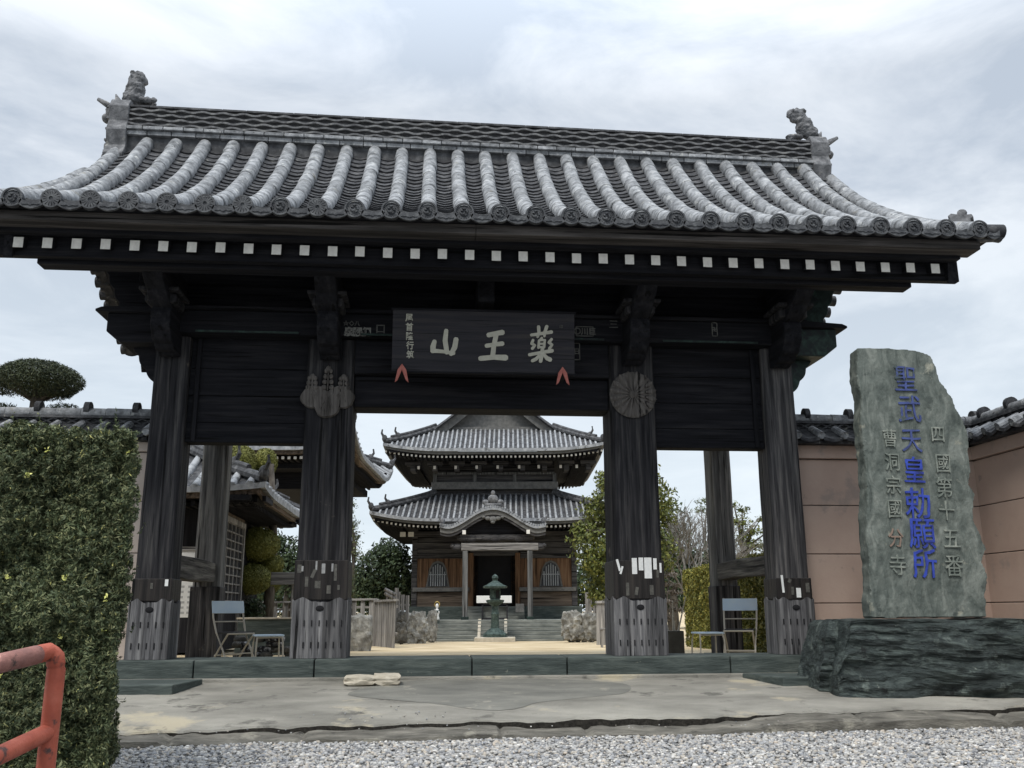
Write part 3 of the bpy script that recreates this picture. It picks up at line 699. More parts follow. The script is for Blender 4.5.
        # second row of cover tiles on the verge crown
# corner end tile at the right (and its twin at the left): small ogre tile standing on the eave corner
for s in (-1, 1):
    X0 = RX0-.10 if s < 0 else RX0+RSP*28+.02
    mb = MB(); mb.tube([(X0, -1.82, 5.22), (X0+s*.22, -1.84, 5.235), (X0+s*.30, -1.84, 5.24), (X0+s*.31, -1.84, 5.24)], [.095, .10, .112, .09], 18); mb.build('corner_tile', TILEF, gate, smooth='auto')
    mb = MB(); Pf = [(-.13, 0), (.13, 0), (.15, .10), (.12, .24), (.15, .27), (.12, .31), (.05, .30), (.05, .345), (-.05, .345), (-.05, .30), (-.12, .31), (-.15, .27), (-.12, .24), (-.15, .10)]
    mb.prism([(X0-s*.03+a, 5.33+b) for a, b in Pf], 'y', -1.55, -1.43); mb.ball((X0-s*.03, -1.49, 5.68), (.06, .06, .05)); o = mb.build('corner_ogre_tile', ONI, gate, bev=.008)
    o.data.transform(Matrix.Translation((X0, -1.5, 5.3)) @ Matrix.Rotation(math.radians(18*s), 4, 'Y') @ Matrix.Rotation(math.radians(-35*s), 4, 'Z') @ Matrix.Translation((-X0, 1.5, -5.3)))
# main ridge
RL, RR = -5.24, 5.24; YC = 1.2
rg = MB().box(RL, RR, YC-.20, YC+.20, 7.1, 8.02).build('ridge_core', RIDGE, gate)
mb = MB()
for s in (-1, 1):  # projecting ledge course at the foot
    yy = YC+s*.30; n = 36
    for i in range(n):
        a = RL+(RR-RL)*i/n; b = RL+(RR-RL)*(i+1)/n-.012; mb.box(a, b, min(YC+s*.18, yy), max(YC+s*.18, yy), 7.605+random.uniform(-.003, .003), 7.655)
    for i in range(30):
        a = RL+(RR-RL)*i/30; b = RL+(RR-RL)*(i+1)/30-.012; mb.box(a, b, min(YC+s*.18, YC+s*.26), max(YC+s*.18, YC+s*.26), 7.53, 7.595)
    mb.build('ridge_ledge', TILE, rg, bev=.006); mb = MB()
RIDGEL = mat('ridge_course_tile', [(.06,.06,.064), (.12,.122,.126), (.21,.21,.205)], 12, rough=.85, bump=.5, bscale=40, patch=[((.05,.05,.052), 9, .58)])
def wavecourse(z, amp, wl, h, ph, yoff, name='ridge_course'):
    mb = MB()
    for s in (-1, 1):
        n = int((RR-RL)/wl*8); P = []
        for i in range(n+1):
            x = RL+(RR-RL)*i/n; ww = (math.sin(2*math.pi*(x/wl)+ph)); zz = z+amp*ww; yy = YC+s*(yoff+.008*ww)
            P += [(x, YC+s*.19, zz), (x, yy, zz), (x, yy, zz+h), (x, YC+s*.19, zz+h)]
        mb.add(P, [(4*i+k, 4*i+(k+1) % 4, 4*i+4+(k+1) % 4, 4*i+4+k) for i in range(n) for k in range(4)])
    mb.build(name, RIDGEL, rg)
for k in range(4):
    z = 7.69+k*.078
    wavecourse(z, .009, .30, .030, 0 if k % 2 else math.pi, .255)
    pass
mb = MB()
for i in range(34):
    a = RL+(RR-RL)*i/34; b = RL+(RR-RL)*(i+1)/34+.02; r0 = .082+random.uniform(-.003, .003)
    mb.tube([(a, YC, 8.06), (a+.01, YC, 8.06), (b, YC, 8.06)], [r0-.006, r0, r0-.006], 14)
for i in range(30):
    a = RL+(RR-RL)*i/30; b = RL+(RR-RL)*(i+1)/30-.01; mb.box(a, b, YC-.25, YC+.25, 7.985, 8.015)
mb.build('ridge_cap', RIDGE, rg, smooth='auto')
# ogre end tile assemblies and guardian lions
def ridge_end(s):
    xb = RL if s < 0 else RR
    root = empty('ridge_ornament', (xb, YC, 7.18)); root.parent = gate
    mb = MB()
    # stepped slab seen from the side, facing outward along X
    Pf = [(-.26, -.10), (.26, -.10), (.34, .10), (.24, .26), (.30, .46), (.24, .62), (.28, .82), (.20, .95), (-.20, .95), (-.28, .82), (-.24, .62), (-.30, .46), (-.24, .26), (-.34, .10)]
    mb.prism([(a*1.1, b*1.1-.12) for a, b in Pf], 'x', min(-s*.06, s*.22), max(-s*.06, s*.22))
    mb.build('ogre_slab', ONI, root, bev=.01)
    mb = MB()
    for k, (z, r_) in enumerate(((-.02, .09), (.16, .085), (.34, .085), (.52, .08), (.70, .08))):
        for yy in (-.14, .14): mb.tube([(s*.05, yy, z), (s*.28-s*.02*k, yy, z), (s*.285-s*.02*k, yy, z)], [r_, r_, r_*.8], 12)
        mb.box(min(s*.05, s*.25), max(s*.05, s*.25), -.27, .27, z+.07, z+.10)
    mb.build('stacked_end_tiles', ONI, root, smooth='auto')
    mb = MB(); mb.ball((s*.24, 0, .78), (.12, .16, .15)); mb.ball((s*.34, 0, .72), (.07, .10, .07))
    mb.tube([(s*.26, -.08, .86), (s*.34, -.10, .91), (s*.46, -.10, .98)], [.05, .045, .028], 8)
    mb.tube([(s*.26, .08, .86), (s*.33, .10, .90), (s*.40, .11, .94)], [.05, .045, .028], 8)
    mb.tube([(s*.16, -.02, .86), (s*.20, -.02, 1.02), (s*.24, -.02, 1.12)], [.06, .045, .01], 8)
    mb.build('ogre_face', ONI, root, smooth=True)
    # lion: one continuous carved body, crouched with the head low over the ridge and haunches raised
    mb = MB()
    if s < 0:
        mb.ball((.20, 0, 1.25), (.15, .14, .24)); mb.ball((.24, -.01, 1.44), (.125, .13, .13)); mb.ball((.30, 0, 1.40), (.09, .09, .07)); mb.ball((.16, 0, 1.08), (.19, .16, .14))
        mb.ball((.14, 0, 1.33), (.10, .13, .18)); mb.ball((.40, -.06, 1.03), (.16, .05, .05)); mb.ball((.40, .06, 1.03), (.16, .05, .05)); mb.ball((.54, -.06, 1.04), (.06, .05, .05))
        mb.ball((.07, 0, 1.20), (.06, .05, .14)); mb.ball((.13, 0, 1.53), (.05, .10, .05))
        for a in range(10): mb.ball((.10+.05*math.sin(a), .11*math.cos(a*1.3), 1.2+.036*a), (.035, .035, .045), 7, 5)
    else:
        mb.ball((-.22, 0, 1.22), (.17, .14, .20)); mb.ball((-.36, 0, 1.42), (.15, .12, .13)); mb.ball((-.46, 0, 1.46), (.09, .09, .10)); mb.ball((-.12, 0, 1.10), (.15, .14, .13))
        mb.ball((-.52, -.03, 1.00), (.10, .06, .06)); mb.ball((-.42, 0, 1.02), (.15, .10, .04)); mb.ball((-.03, 0, 1.14), (.07, .06, .09)); mb.ball((-.26, 0, 1.52), (.10, .08, .05))
        mb.tube([(-.25, 0, 1.3), (-.33, 0, 1.45), (-.40, 0, 1.55)], [.12, .11, .06], 10)
        for a in range(10): mb.ball((-.28-.02*a+.03*math.sin(a*2), .11*math.cos(a*1.3), 1.25+.03*a), (.035, .035, .04), 7, 5)
    mb.v = [(x*.86+(-.13 if s < 0 else .17), y*.9, .98+(z-.98)*.92) for x, y, z in mb.v]; o = mb.build('guardian_lion', ONI, root)
    rm = o.modifiers.new('merge', 'REMESH'); rm.mode = 'VOXEL'; rm.voxel_size = .014
    tx = bpy.data.textures.new('carve', 'CLOUDS'); tx.noise_scale = .07; dm = o.modifiers.new('carve', 'DISPLACE'); dm.texture = tx; dm.strength = .05; dm.mid_level = .5
    return root
ridge_end(-1); ridge_end(1)
for o in [rg]+list(rg.children):   # the old ridge leans a little to the right
    for q in o.data.vertices: q.co.z -= .0125*q.co.x
for o in gate.children:
    if o.name.startswith('ridge_ornament'): o.location.z -= .0125*o.location.x
# crests nailed to the inner posts
def kiku(xc, zc, R_, y):
    root = empty('chrysanthemum_crest', (xc, y-.01, zc)); root.parent = gate
    for k in range(16):
        a = 2*math.pi*(k+.5)/16; mb = MB(); vs_ = []; sec = 7; cs = []
        for q in range(9):
            t = q/8; r = R_*(.16+.84*t); ww = R_*(.035+.155*t) if t < .85 else R_*(.035+.155*.85)*math.sqrt(max(.02, 1-((t-.85)/.152)**2))
            for j in range(sec):
                u = -1+2*j/(sec-1); hgt = .028*(1-u*u)+.004
                c_, s_ = math.cos(a), math.sin(a); rr = r+R_*.02*(1-u*u)*t
                vs_.append((rr*c_-u*ww*s_, -hgt, rr*s_+u*ww*c_))
        mb.add(vs_, [(q*sec+j, q*sec+j+1, (q+1)*sec+j+1, (q+1)*sec+j) for q in range(8) for j in range(sec-1)])
        mb.build('petal', CREST, root, smooth=True)
    mb = MB(); n = 24; vs_ = []; 
    for r, dy in ((R_, -.001), (R_*.99, -.008), (.01, -.008)): vs_ += [(r*math.cos(2*math.pi*k/n), dy, r*math.sin(2*math.pi*k/n)) for k in range(n)]
    mb.add(vs_, [(i*n+k, i*n+(k+1) % n, (i+1)*n+(k+1) % n, (i+1)*n+k) for i in range(2) for k in range(n)]); 
    mb.ball((0, -.02, 0), (R_*.17, .03, R_*.17), 16, 10); mb.build('boss', CREST, root, smooth=True)
CREST = wood('crest_timber', [(.065,.058,.053), (.105,.096,.089), (.155,.143,.132)], 'z', .9)
kiku(1.99, 3.575, .315, -.006)
def kiri(xc, zc, y):
    root = empty('paulownia_crest', (xc, y, zc)); root.parent = gate
    def leaf(cx, cz, rx, rz, rot, nm='leaf', lobes=5, th=.035):
        mb = MB(); n = 40; out = []
        for k in range(n):
            a = 2*math.pi*k/n; r = 1+.07*abs(math.sin(a*lobes/2+.4))
            p = Vector((rx*r*math.cos(a), rz*r*math.sin(a))); p.rotate(Matrix.Rotation(rot, 2)); out.append((cx+p.x, cz+p.y))
        vs_ = [(a, 0, b) for a, b in out]+[(cx+(a-cx)*.93, -th, cz+(b-cz)*.93) for a, b in out]+[(cx, -th*1.25, cz)]
        mb.add(vs_, [(k, (k+1) % n, n+(k+1) % n, n+k) for k in range(n)]+[(n+k, n+(k+1) % n, 2*n) for k in range(n)])
        for j in range(-2, 3):  # ribs
            a = rot-math.pi/2+j*.5; mb.tube([(cx+math.cos(rot+math.pi/2)*rz*.5, -th*1.25, cz+math.sin(rot+math.pi/2)*rz*.5), (cx+math.cos(a)*rx*.6, -th*1.3, cz+math.sin(a)*rz*.7)], [.010, .004], 5)
        mb.build(nm, CREST, root, smooth='auto')
    leaf(-.17, -.02, .17, .145, .25); leaf(.17, -.02, .17, .145, -.25)
    leaf(0, -.12, .165, .17, 0, th=.05)
    for cx, top, n in ((0, .35, 4), (-.20, .24, 3), (.20, .24, 3)):
        mb = MB(); z0 = .06
        mb.tube([(cx, -.03, z0), (cx, -.03, top)], .012, 6)
        for k in range(n):
            zz = z0+(top-z0)*(k+.3)/n; w_ = .065*(1-.12*k)
            for s in (-1, 1): mb.ball((cx+s*w_*.75, -.03, zz+.02), (w_*.55, .025, .034), 10, 6)
        mb.ball((cx, -.03, top), (.035, .025, .042), 10, 6)
        mb.build('blossom_spray', CREST, root, smooth=True)
kiri(-2.01, 3.50, -.006)
# votive slips pasted on the polished bands
def slip(px, py, w_, h_, mt, key, rot=0):
    if key == 'i0' and mt is PAPER: mt = PAPERM; w_ *= .8; h_ *= .8
    p = V(px, py, 12.0); dd = CAM.y; q = CAM + (p-CAM)*((-.016-CAM.y)/(p.y-CAM.y))
    mb = MB(); M = Matrix.Translation((q.x, -.0165, q.z)) @ Matrix.Rotation(rot, 4, 'Y'); mb.box(-w_/2, w_/2, -.002, 0, -h_/2, h_/2, M); mb.build('paper_slip', mt, gate)
for a in ((298, 567, .05, .10, PAPERD), (315, 564, .028, .14, PAPER), (322, 567, .055, .15, PAPER), (331, 566, .03, .12, PAPER), (334, 571, .035, .20, PAPERD), (312, 572, .04, .11, PAPERD, .4), (316, 583, .07, .09, PAPERD), (337, 586, .03, .06, PAPERD), (305, 580, .04, .12, PAPERD), (301, 567, .03, .08, PAPER), (327, 588, .05, .1, PAPERD)): slip(*a[:5], 'i0', a[5] if len(a) > 5 else 0)
for a in ((633, 567, .065, .20, PAPER), (639.5, 565, .06, .16, PAPER), (646.5, 569, .095, .26, PAPER), (653.5, 565, .045, .14, PAPER), (659, 569, .025, .12, PAPER), (617, 566, .03, .15, PAPER, -.25), (620, 571, .025, .10, PAPER, .3), (626, 590, .04, .16, PAPERD), (650, 591, .05, .12, PAPERD), (656, 575, .03, .09, PAPERD), (635, 592, .04, .1, PAPERD, .2)): slip(*a[:5], 'i1', a[5] if len(a) > 5 else 0)
for a in ((165, 580, .04, .08, PAPER), (150, 583, .03, .07, PAPERD)): slip(*a[:5], 'o0')
for a in ((781, 586, .03, .22, PAPER, -.05), (797, 595, .06, .12, PAPER), (791, 593, .035, .1, PAPERD), (806, 590, .05, .12, PAPERD), (788, 583, .04, .05, PAPERD, .5)): slip(*a[:5], 'o1', a[5] if len(a) > 5 else 0)
# painted pilgrim marks on the beam
def beam_text(s, px, py, size, mt, bold=.01, box=None):
    p = V(px, py, 12); q = CAM+(p-CAM)*((-.135-CAM.y)/(p.y-CAM.y)); y = -.134 if q.z > BZ0+.03 else -.024
    q = CAM+(p-CAM)*((y-CAM.y)/(p.y-CAM.y))
    text_mesh('painted_mark', s, size, .002, mt, gate, face_at(q.x, y-.003, q.z), bold)
    if box:
        w_, h_ = box; mb = MB()
        for a in ((-w_, w_, -h_, -h_+.012), (-w_, w_, h_-.012, h_), (-w_, -w_+.012, -h_, h_), (w_-.012, w_, -h_, h_)): mb.box(q.x+a[0], q.x+a[1], y-.004, y-.001, q.z+a[2], q.z+a[3])
        mb.build('painted_frame', mt, gate)
beam_text('☆◇八', 352, 322, .07, LETTERD, .002); beam_text('泉隅組', 358, 330.5, .115, bpy.data.materials['letter_paint'] if 0 else mat('grey_mark_paint', [(.16,.16,.15), (.26,.26,.24)], 20, bump=0), .010)
beam_text('口', 381, 328, .14, LETTERD, .002); beam_text('〇川巨', 585, 332, .10, LETTERD, .004, (.12, .07)); beam_text('三', 614, 325, .13, LETTERD, .001); beam_text('㊂', 637, 356, .06, LETTERD, .001); beam_text('卍', 715, 331, .07, LETTERD, .003, (.04, .10)); beam_text('日', 577, 352, .09, LETTERD, .002, (.045, .12))
# ------------------------------------------------------------------ nameplate
np_ = empty('name_plate', (-.02, -.45, 3.72), 0, 'dark wooden name board with three large pale characters hanging under the gate', 'sign')
tl = math.radians(6)
mb = MB(); MT = Matrix.Rotation(tl, 4, 'X'); mb.box(-1.16, 1.16, -.03, .03, 0, .80, MT); bd = mb.build('board', PLATE, np_, bev=.006)
mb = MB()
for a in ((-1.18, 1.18, -.045, .035, .79, .815), (-1.18, 1.18, -.045, .035, -.015, .01)): mb.box(*a, MT)
mb.build('frame', W['x'], np_, bev=.004)
def gl(s, x, z, size, mt, bold, sx=1, roll=0):
    return text_mesh('character', s, size, .006, mt, np_, MT @ face_at(x, -.033, z, roll=roll), bold, sx)
def brush(name, strokes):
    def cv(p): return ((p[0]-461.5)/368.5*1.16, (338-p[1])/243*.80)
    mb = MB()
    for q, st in enumerate(strokes):
        pts = [Vector(cv(p)) for p in st]; w0 = [p[2]/318*.5 for p in st]; P2 = []; W2_ = []
        for i in range(len(pts)-1):
            for k in range(5): t = k/5; P2.append(pts[i].lerp(pts[i+1], t)); W2_.append(w0[i]*(1-t)+w0[i+1]*t)
        P2.append(pts[-1]); W2_.append(w0[-1]); L_ = []; R_ = []
        d0 = (P2[1]-P2[0]).normalized(); d1 = (P2[-1]-P2[-2]).normalized()
        P2 = [P2[0]-d0*W2_[0]*.7]+P2+[P2[-1]+d1*W2_[-1]*.7]; W2_ = [W2_[0]*.55]+W2_+[W2_[-1]*.5]
        for i, p in enumerate(P2):
            d = (P2[min(i+1, len(P2)-1)]-P2[max(i-1, 0)]).normalized(); nn_ = Vector((-d.y, d.x)); L_.append(p+nn_*W2_[i]); R_.append(p-nn_*W2_[i])
        o_ = .0007*q; ring = [(a.x, a.y) for a in L_]+[(a.x, a.y) for a in R_[::-1]]; n = len(L_); v = [(a, -.040-o_, b) for a, b in ring]+[(a, -.031, b) for a, b in ring]; m2 = 2*n
        f = [(i, i+1, m2-2-i, m2-1-i) for i in range(n-1)]+[(i, (i+1) % m2, m2+(i+1) % m2, m2+i) for i in range(m2)]
        mb.add([MT @ Vector(p) for p in v], f)
    return mb.build(name, LETTER, np_)
brush('character', [[(262, 218, 17), (256, 240, 22), (256, 258, 20)], [(252, 255, 18), (300, 258, 14), (340, 264, 15)], [(308, 175, 17), (304, 215, 20), (312, 262, 19)], [(348, 208, 20), (343, 240, 21), (328, 268, 17)]])
brush('character', [[(478, 190, 20), (512, 182, 19), (536, 178, 22)], [(470, 232, 17), (505, 226, 17), (536, 222, 19)], [(510, 185, 20), (500, 235, 19), (496, 275, 20)], [(446, 282, 20), (500, 276, 20), (550, 277, 24)]])
brush('character', [[(652, 186, 12), (690, 180, 13), (736, 172, 14)], [(682, 152, 14), (684, 176, 13), (678, 194, 10)], [(716, 150, 14), (708, 172, 13), (706, 190, 10)],
    [(660, 205, 11), (654, 220, 12), (668, 226, 10), (656, 240, 12)], [(736, 200, 11), (724, 214, 12), (738, 222, 10), (726, 238, 12)], [(696, 196, 10), (690, 204, 11)], [(684, 206, 9), (682, 236, 11)], [(708, 204, 9), (704, 234, 11)], [(686, 206, 9), (706, 205, 9)], [(684, 220, 8), (705, 219, 8)], [(684, 234, 9), (705, 232, 9)],
    [(644, 264, 13), (690, 255, 13), (738, 246, 16)], [(698, 240, 14), (694, 270, 16), (690, 290, 14)], [(684, 268, 13), (672, 280, 14), (656, 288, 13)], [(704, 262, 12), (716, 276, 17), (730, 282, 18)]])
for k, ch in enumerate('尾首隆行筑'): gl(ch, -.955+.006*k, .69-k*.118, .108, LETTER, .002, .9)
gl('印', .985, .62, .05, LETTERD, 0)
for x in (-1.03, 1.0):
    mb = MB(); z = -.02
    for s in (-1, 1): mb.prism([(x, z+.11), (x+s*.055, z+.03), (x+s*.085, z-.13), (x+s*.05, z-.10), (x, z+.03)], 'y', -.075, -.05)
    mb.build('red_bracket', REDC, np_, bev=.004)
MB().box(-1.1, -1.0, -.04, .30, -.03, .03).build('hanger', W['y'], np_); MB().box(.95, 1.05, -.04, .30, -.03, .03).build('hanger', W['y'], np_)
# ------------------------------------------------------------------ foundation blocks in front of the sill
for s, lab in ((-1, 'low grey stone block before the sill at the left outer post'), (1, 'low grey stone block beside the dark boulder below the right outer post')):
    if s < 0: P = [(-4.6, -.32), (-3.30, -.32), (-3.42, -1.75), (-4.6, -1.75)]
    else: P = [(3.14, -.35), (4.9, -.35), (4.9, -1.12), (3.36, -1.12)]
    if s < 0: P = [(-4.7, -.35), (-3.27, -.35), (-3.27, -1.22), (-4.7, -1.22)]; P[1] = (-3.24, -.40); P[2] = (-3.36, -1.25)
    b = MB().prism(P, 'z', -.12, .045).build('stone_block', GSTONE, bev=.012); tag(b, lab, 'stone block', 'low stone blocks in front of the gate')
# broken stepping slab on the concrete
def on_ground(px, py, zf=pave_z):
    d = 8.0
    for _ in range(60): p = V(px, py, d); d += (p.z-zf(p.y))*3
    return p
a = on_ground(369, 686)
st = empty('stone_slab', (a.x, a.y+.22, pave_z(a.y+.2)), .05, 'small pair of pale flat stones lying on the concrete before the sill', 'stone slab')
rock('flat_stone', (-.14, 0, .05), (.19, .19, .06), SANDST, 3, st, .75, .10, 3); rock('flat_stone', (.16, .02, .055), (.16, .20, .065), SANDST, 5, st, .8, .08, 3)

# ================================================================== WALLS
def boundary_wall(name, label, x0, x1, y0, th, zb, levels, ztop, coping_len, rz=0, loc=(0,0,0), material=PLASTER, side=-1):
    """plastered wall along local X with stepped boards and a tiled coping"""
    root = empty(name, loc, rz, label, 'wall')
    mb = MB(); z = zb
    for k, zt in enumerate(levels):
        e = .012*(k % 2)
        mb.box(x0, x1, y0, y0+th, z, zt-.012); z = zt
    mb.build('plaster_courses', material, root, bev=.006)
    MB().box(x0+.01, x1-.01, y0+.02, y0+th-.02, zb, ztop).build('wall_core', ROCKD, root)
    MB().box(x0, x1, y0-.05, y0+th+.05, levels[-1], ztop).build('top_band', material, root, bev=.008)
    # coping tiles: sloped pans + round covers both sides, openwork ridge, cap
    h0 = ztop; n = int((x1-x0)/.30)
    mbp = MB(); mbc = MB(); mbd = MB()
    yc = y0+th/2
    for s in (-1, 1):
        ye = yc+s*(th/2+.24); yi = yc+s*.10
        for i in range(n+1):
            x = x0+(x1-x0)*(i+.0)/n
            mbc.tube([(x, ye, h0+.10), (x, ye+s*-.001, h0+.10), (x, yi, h0+.25)], [.045, .055, .05], 10)
            if i < n:
                xa, xb = x+.03, x+(x1-x0)/n-.03
                P = [(xa, ye, h0+.085), ((xa+xb)/2, ye, h0+.055), (xb, ye, h0+.085), (xb, yi, h0+.235), ((xa+xb)/2, yi, h0+.205), (xa, yi, h0+.235)]
                P += [(p[0], p[1], p[2]-.045) for p in P]
                mbp.add(P, [(0,1,4,5), (1,2,3,4), (0,6,7,1), (1,7,8,2), (6,11,10,7), (7,10,9,8)])
    for i in range(int((x1-x0)/.62)+1):
        x = x0+.3+i*.62
        if x < x1: mbd.tube([(x-.035, yc, h0+.47), (x+.035, yc, h0+.47)], [.095, .095], 14)
    mbp.box(x0, x1, yc-th/2-.18, yc+th/2+.18, h0+.002, h0+.045)
    mbp.build('coping_pans', TILED, root); mbc.build('coping_covers', TILE, root, smooth='auto')
    mo = MB(); mo.box(x0, x1, yc-.075, yc+.075, h0+.20, h0+.255); mo.box(x0, x1, yc-.09, yc+.09, h0+.335, h0+.37)
    m2 = max(2, int((x1-x0)/.16))
    for i in range(m2):   # diagonal openwork
        xa = x0+(x1-x0)*i/m2; xb = x0+(x1-x0)*(i+1)/m2
        for s in (-1, 1):
            A, B = ((xa, h0+.255), (xb, h0+.335)) if s > 0 else ((xa, h0+.335), (xb, h0+.255))
            mo.tube([(A[0], yc-.055, A[1]), (B[0], yc-.055, B[1])], .013, 6)
    mo.box(x0, x1, yc-.02, yc+.02, h0+.255, h0+.335)
    mo.build('openwork_ridge', RIDGE, root)
    mc = MB(); q = int((x1-x0)/.31)
    for i in range(q):
        a = x0+(x1-x0)*i/q; b = x0+(x1-x0)*(i+1)/q
        mc.tube([(a+.004, yc, h0+.405), (b-.004, yc, h0+.405)], [.078, .072], 14)
    mc.build('coping_cap', TILE, root, smooth='auto'); mbd.build('cap_joint', TILED, root, smooth='auto')
    return root
LV = [.88, 1.52, 2.17, 2.80]
XC = 6.86
boundary_wall('plastered_wall', 'pink plastered wall with tiled coping behind the tall stone monument', 4.27, XC+.35, .35, .35, -.1, LV, 2.98, 0)
boundary_wall('plastered_wall', 'pink plastered wall running towards the viewer at the right edge', 0, 9.0, 0, .35, -.35, LV, 2.98, 0, rz=-math.pi/2, loc=(XC, .55, 0))
boundary_wall('plastered_wall', 'pale plastered wall with tiled coping behind the clipped hedge', -16, -4.28, .35, .35, -.1, LV, 2.92, 0, material=PLASTER2)
# ================================================================== STONE MONUMENT
md_ = 9.0
def loc_on(px, py, d, org): p = V(px, py, d)-org; return Vector((p.dot(RT), p.dot(FH), p.z))
base_c = on_ground(925, 701)
bz = base_c.z-.03; BD = (base_c-CAM).dot(FH)
org = Vector((base_c.x, base_c.y, bz))
bo = empty('monument_base', org, -YAW, 'long dark green boulder carrying the inscribed stone, beside the gate', 'boulder')
bm = bmesh.new(); bmesh.ops.create_cube(bm, size=1); bmesh.ops.subdivide_edges(bm, edges=bm.edges, cuts=44, use_grid_fill=True)
x0 = loc_on(826, 660, BD, org).x; x1 = x0+3.4; zt = loc_on(900, 621, BD+.1, org).z
for q in bm.verts:
    p = q.co; u = p.x+.5; x = x0+(x1-x0)*u; y = .02+(p.y+.5)*1.15; z = (p.z+.5)*zt
    # slanting left end, chipped front
    s = max(0, 1-u/.10); x += .14*s*(z/zt)**1.5 + (.10*s if p.y < -.2 else 0)
    nn = noise.fractal(Vector((x*.9, y*1.6, z*3.5)), 1, 2, 5); n2 = noise.noise(Vector((x*2.3, y*2, z*2)))
    y += (.09*nn+.05*n2)*(1 if p.y < .3 else .3) ; z += .03*noise.fractal(Vector((x*1.3, y*1.3, 7)), 1, 2, 4)*(z/zt)
    z *= 1-.22*max(0, 1-u/.05)**2-.05*max(0, .5+noise.noise(Vector((x*1.7, 2, 8))))*(1 if z > zt*.5 else 0)
    if p.y < 0: y += .12*max(0, z/zt-.75)*2+.05*noise.noise(Vector((x*.9, 0, z*2.5)))+.16*max(0, .45-(x-x0)-.2*z)
    x += .05*noise.fractal(Vector((x*2, y*2, z*3+4)), 1, 2, 4)
    y += .022*noise.fractal(Vector((x*3, y*3, z*11)), .8, 2, 4)*(1 if p.y < .3 else 0) - .03*abs(noise.noise(Vector((x*1.1, 4, z*9))))
    x += .10*max(0, .5-u)*0
    q.co = (x, y, z)
me = bpy.data.meshes.new('boulder'); bm.to_mesh(me); bm.free(); me.materials.append(BASER); o = bpy.data.objects.new('boulder', me); C.objects.link(o); o.parent = bo
SD = BD+.42
sl = V(925, 619, SD); sorg = Vector((sl.x, sl.y, bz+zt-.02))
mono = empty('stone_monument', sorg, -YAW, 'tall upright green stone slab carved with blue and pale characters', 'monument')
outl = [(858,351),(884,351),(914,353),(931,359),(937,372),(940,385),(952,401),(957,414),(963,425),(968,440),(968,458),(970,474),(968,488),(974,498),(972,512),(972,524),(979,538),(984,552),(981,566),(986,580),(984,600),(985,621),(870,621),(869,600),(868,575),(866,545),(865,520),(867,500),(865,470),(862,440),(860,425),(861,400),(857,375)]
ptsl = []
for i in range(len(outl)):
    a = outl[i]; b = outl[(i+1) % len(outl)]
    k = max(1, int(math.hypot(b[0]-a[0], b[1]-a[1])/5))
    for j in range(k):
        px = a[0]+(b[0]-a[0])*j/k; py = a[1]+(b[1]-a[1])*j/k
        e = noise.noise(Vector((px*.2, py*.2, 0)))*1.6+noise.noise(Vector((px*.6, py*.6, 0)))*.9
        q = loc_on(px+e, py+e*.5, SD, sorg); ptsl.append((q.x, q.z))
bm = bmesh.new(); vs_ = [bm.verts.new((a, 0, b)) for a, b in ptsl]; fc = bm.faces.new(vs_)
geo = bmesh.ops.extrude_face_region(bm, geom=[fc]); ex = [g_ for g_ in geo['geom'] if isinstance(g_, bmesh.types.BMVert)]
for q in ex: q.co.y += .26; q.co.x += .02*noise.noise(q.co*3)
bmesh.ops.recalc_face_normals(bm, faces=bm.faces); bmesh.ops.triangulate(bm, faces=bm.faces, quad_method='BEAUTY', ngon_method='BEAUTY')
me = bpy.data.meshes.new('slab'); bm.to_mesh(me); bm.free(); me.materials.append(SLAB); o = bpy.data.objects.new('slab', me); C.objects.link(o); o.parent = mono
rm = o.modifiers.new('grain', 'REMESH'); rm.mode = 'VOXEL'; rm.voxel_size = .015
tx = bpy.data.textures.new('slabcarve', 'CLOUDS'); tx.noise_scale = .16; tx.noise_depth = 5
dm = o.modifiers.new('rough', 'DISPLACE'); dm.texture = tx; dm.strength = .022; dm.mid_level = .5
BLUEC = mat('blue_letter_paint', [(.02,.03,.14), (.03,.055,.33), (.04,.08,.42)], 9, rough=.7, bump=.1, patch=((.06,.075,.09), 8, .62))
BLUED = mat('slate_blue_letter_paint', [(.03,.04,.09), (.05,.07,.20), (.07,.10,.26)], 9, rough=.8, bump=.1, patch=((.06,.08,.08), 8, .56))
PALEC = mat('pale_letter_paint', [(.10,.12,.105), (.19,.21,.185), (.32,.335,.29)], 9, rough=.9, bump=.1)
REDL = mat('rust_letter_paint', [(.17,.13,.105), (.25,.18,.145)], 9, rough=.9, bump=.1)
def carve(chs, mt, bold, sc):
    for ch, px, py, s in chs:
        q = loc_on(px, py, SD, sorg); s2 = s/930*SD*1.10
        text_mesh('carved_character', ch, s2, .008, mt, mono, face_at(q.x, -.010, q.z, roll=-.03), bold, sc)
carve([('聖', 905, 382, 27), ('武', 909, 412, 28), ('天', 911, 444, 25)], BLUED, .0, .80)
carve([('皇', 913, 473, 26), ('勅', 916, 506, 30), ('願', 920.5, 537, 30), ('所', 922.7, 567, 28)], BLUEC, .001, .82)
carve([('四', 937, 438, 17), ('國', 942, 467, 19), ('第', 943, 491, 20), ('十', 945, 514, 19), ('五', 950, 542, 20), ('番', 952, 569, 21)], PALEC, .0, .8)
carve([('曹', 889, 441, 18), ('洞', 891, 465, 18), ('宗', 892, 488, 18), ('國', 893.5, 512, 18), ('寺', 896, 568, 20)], PALEC, .0, .8)
carve([('分', 894.5, 541, 18)], REDL, .0, .8)
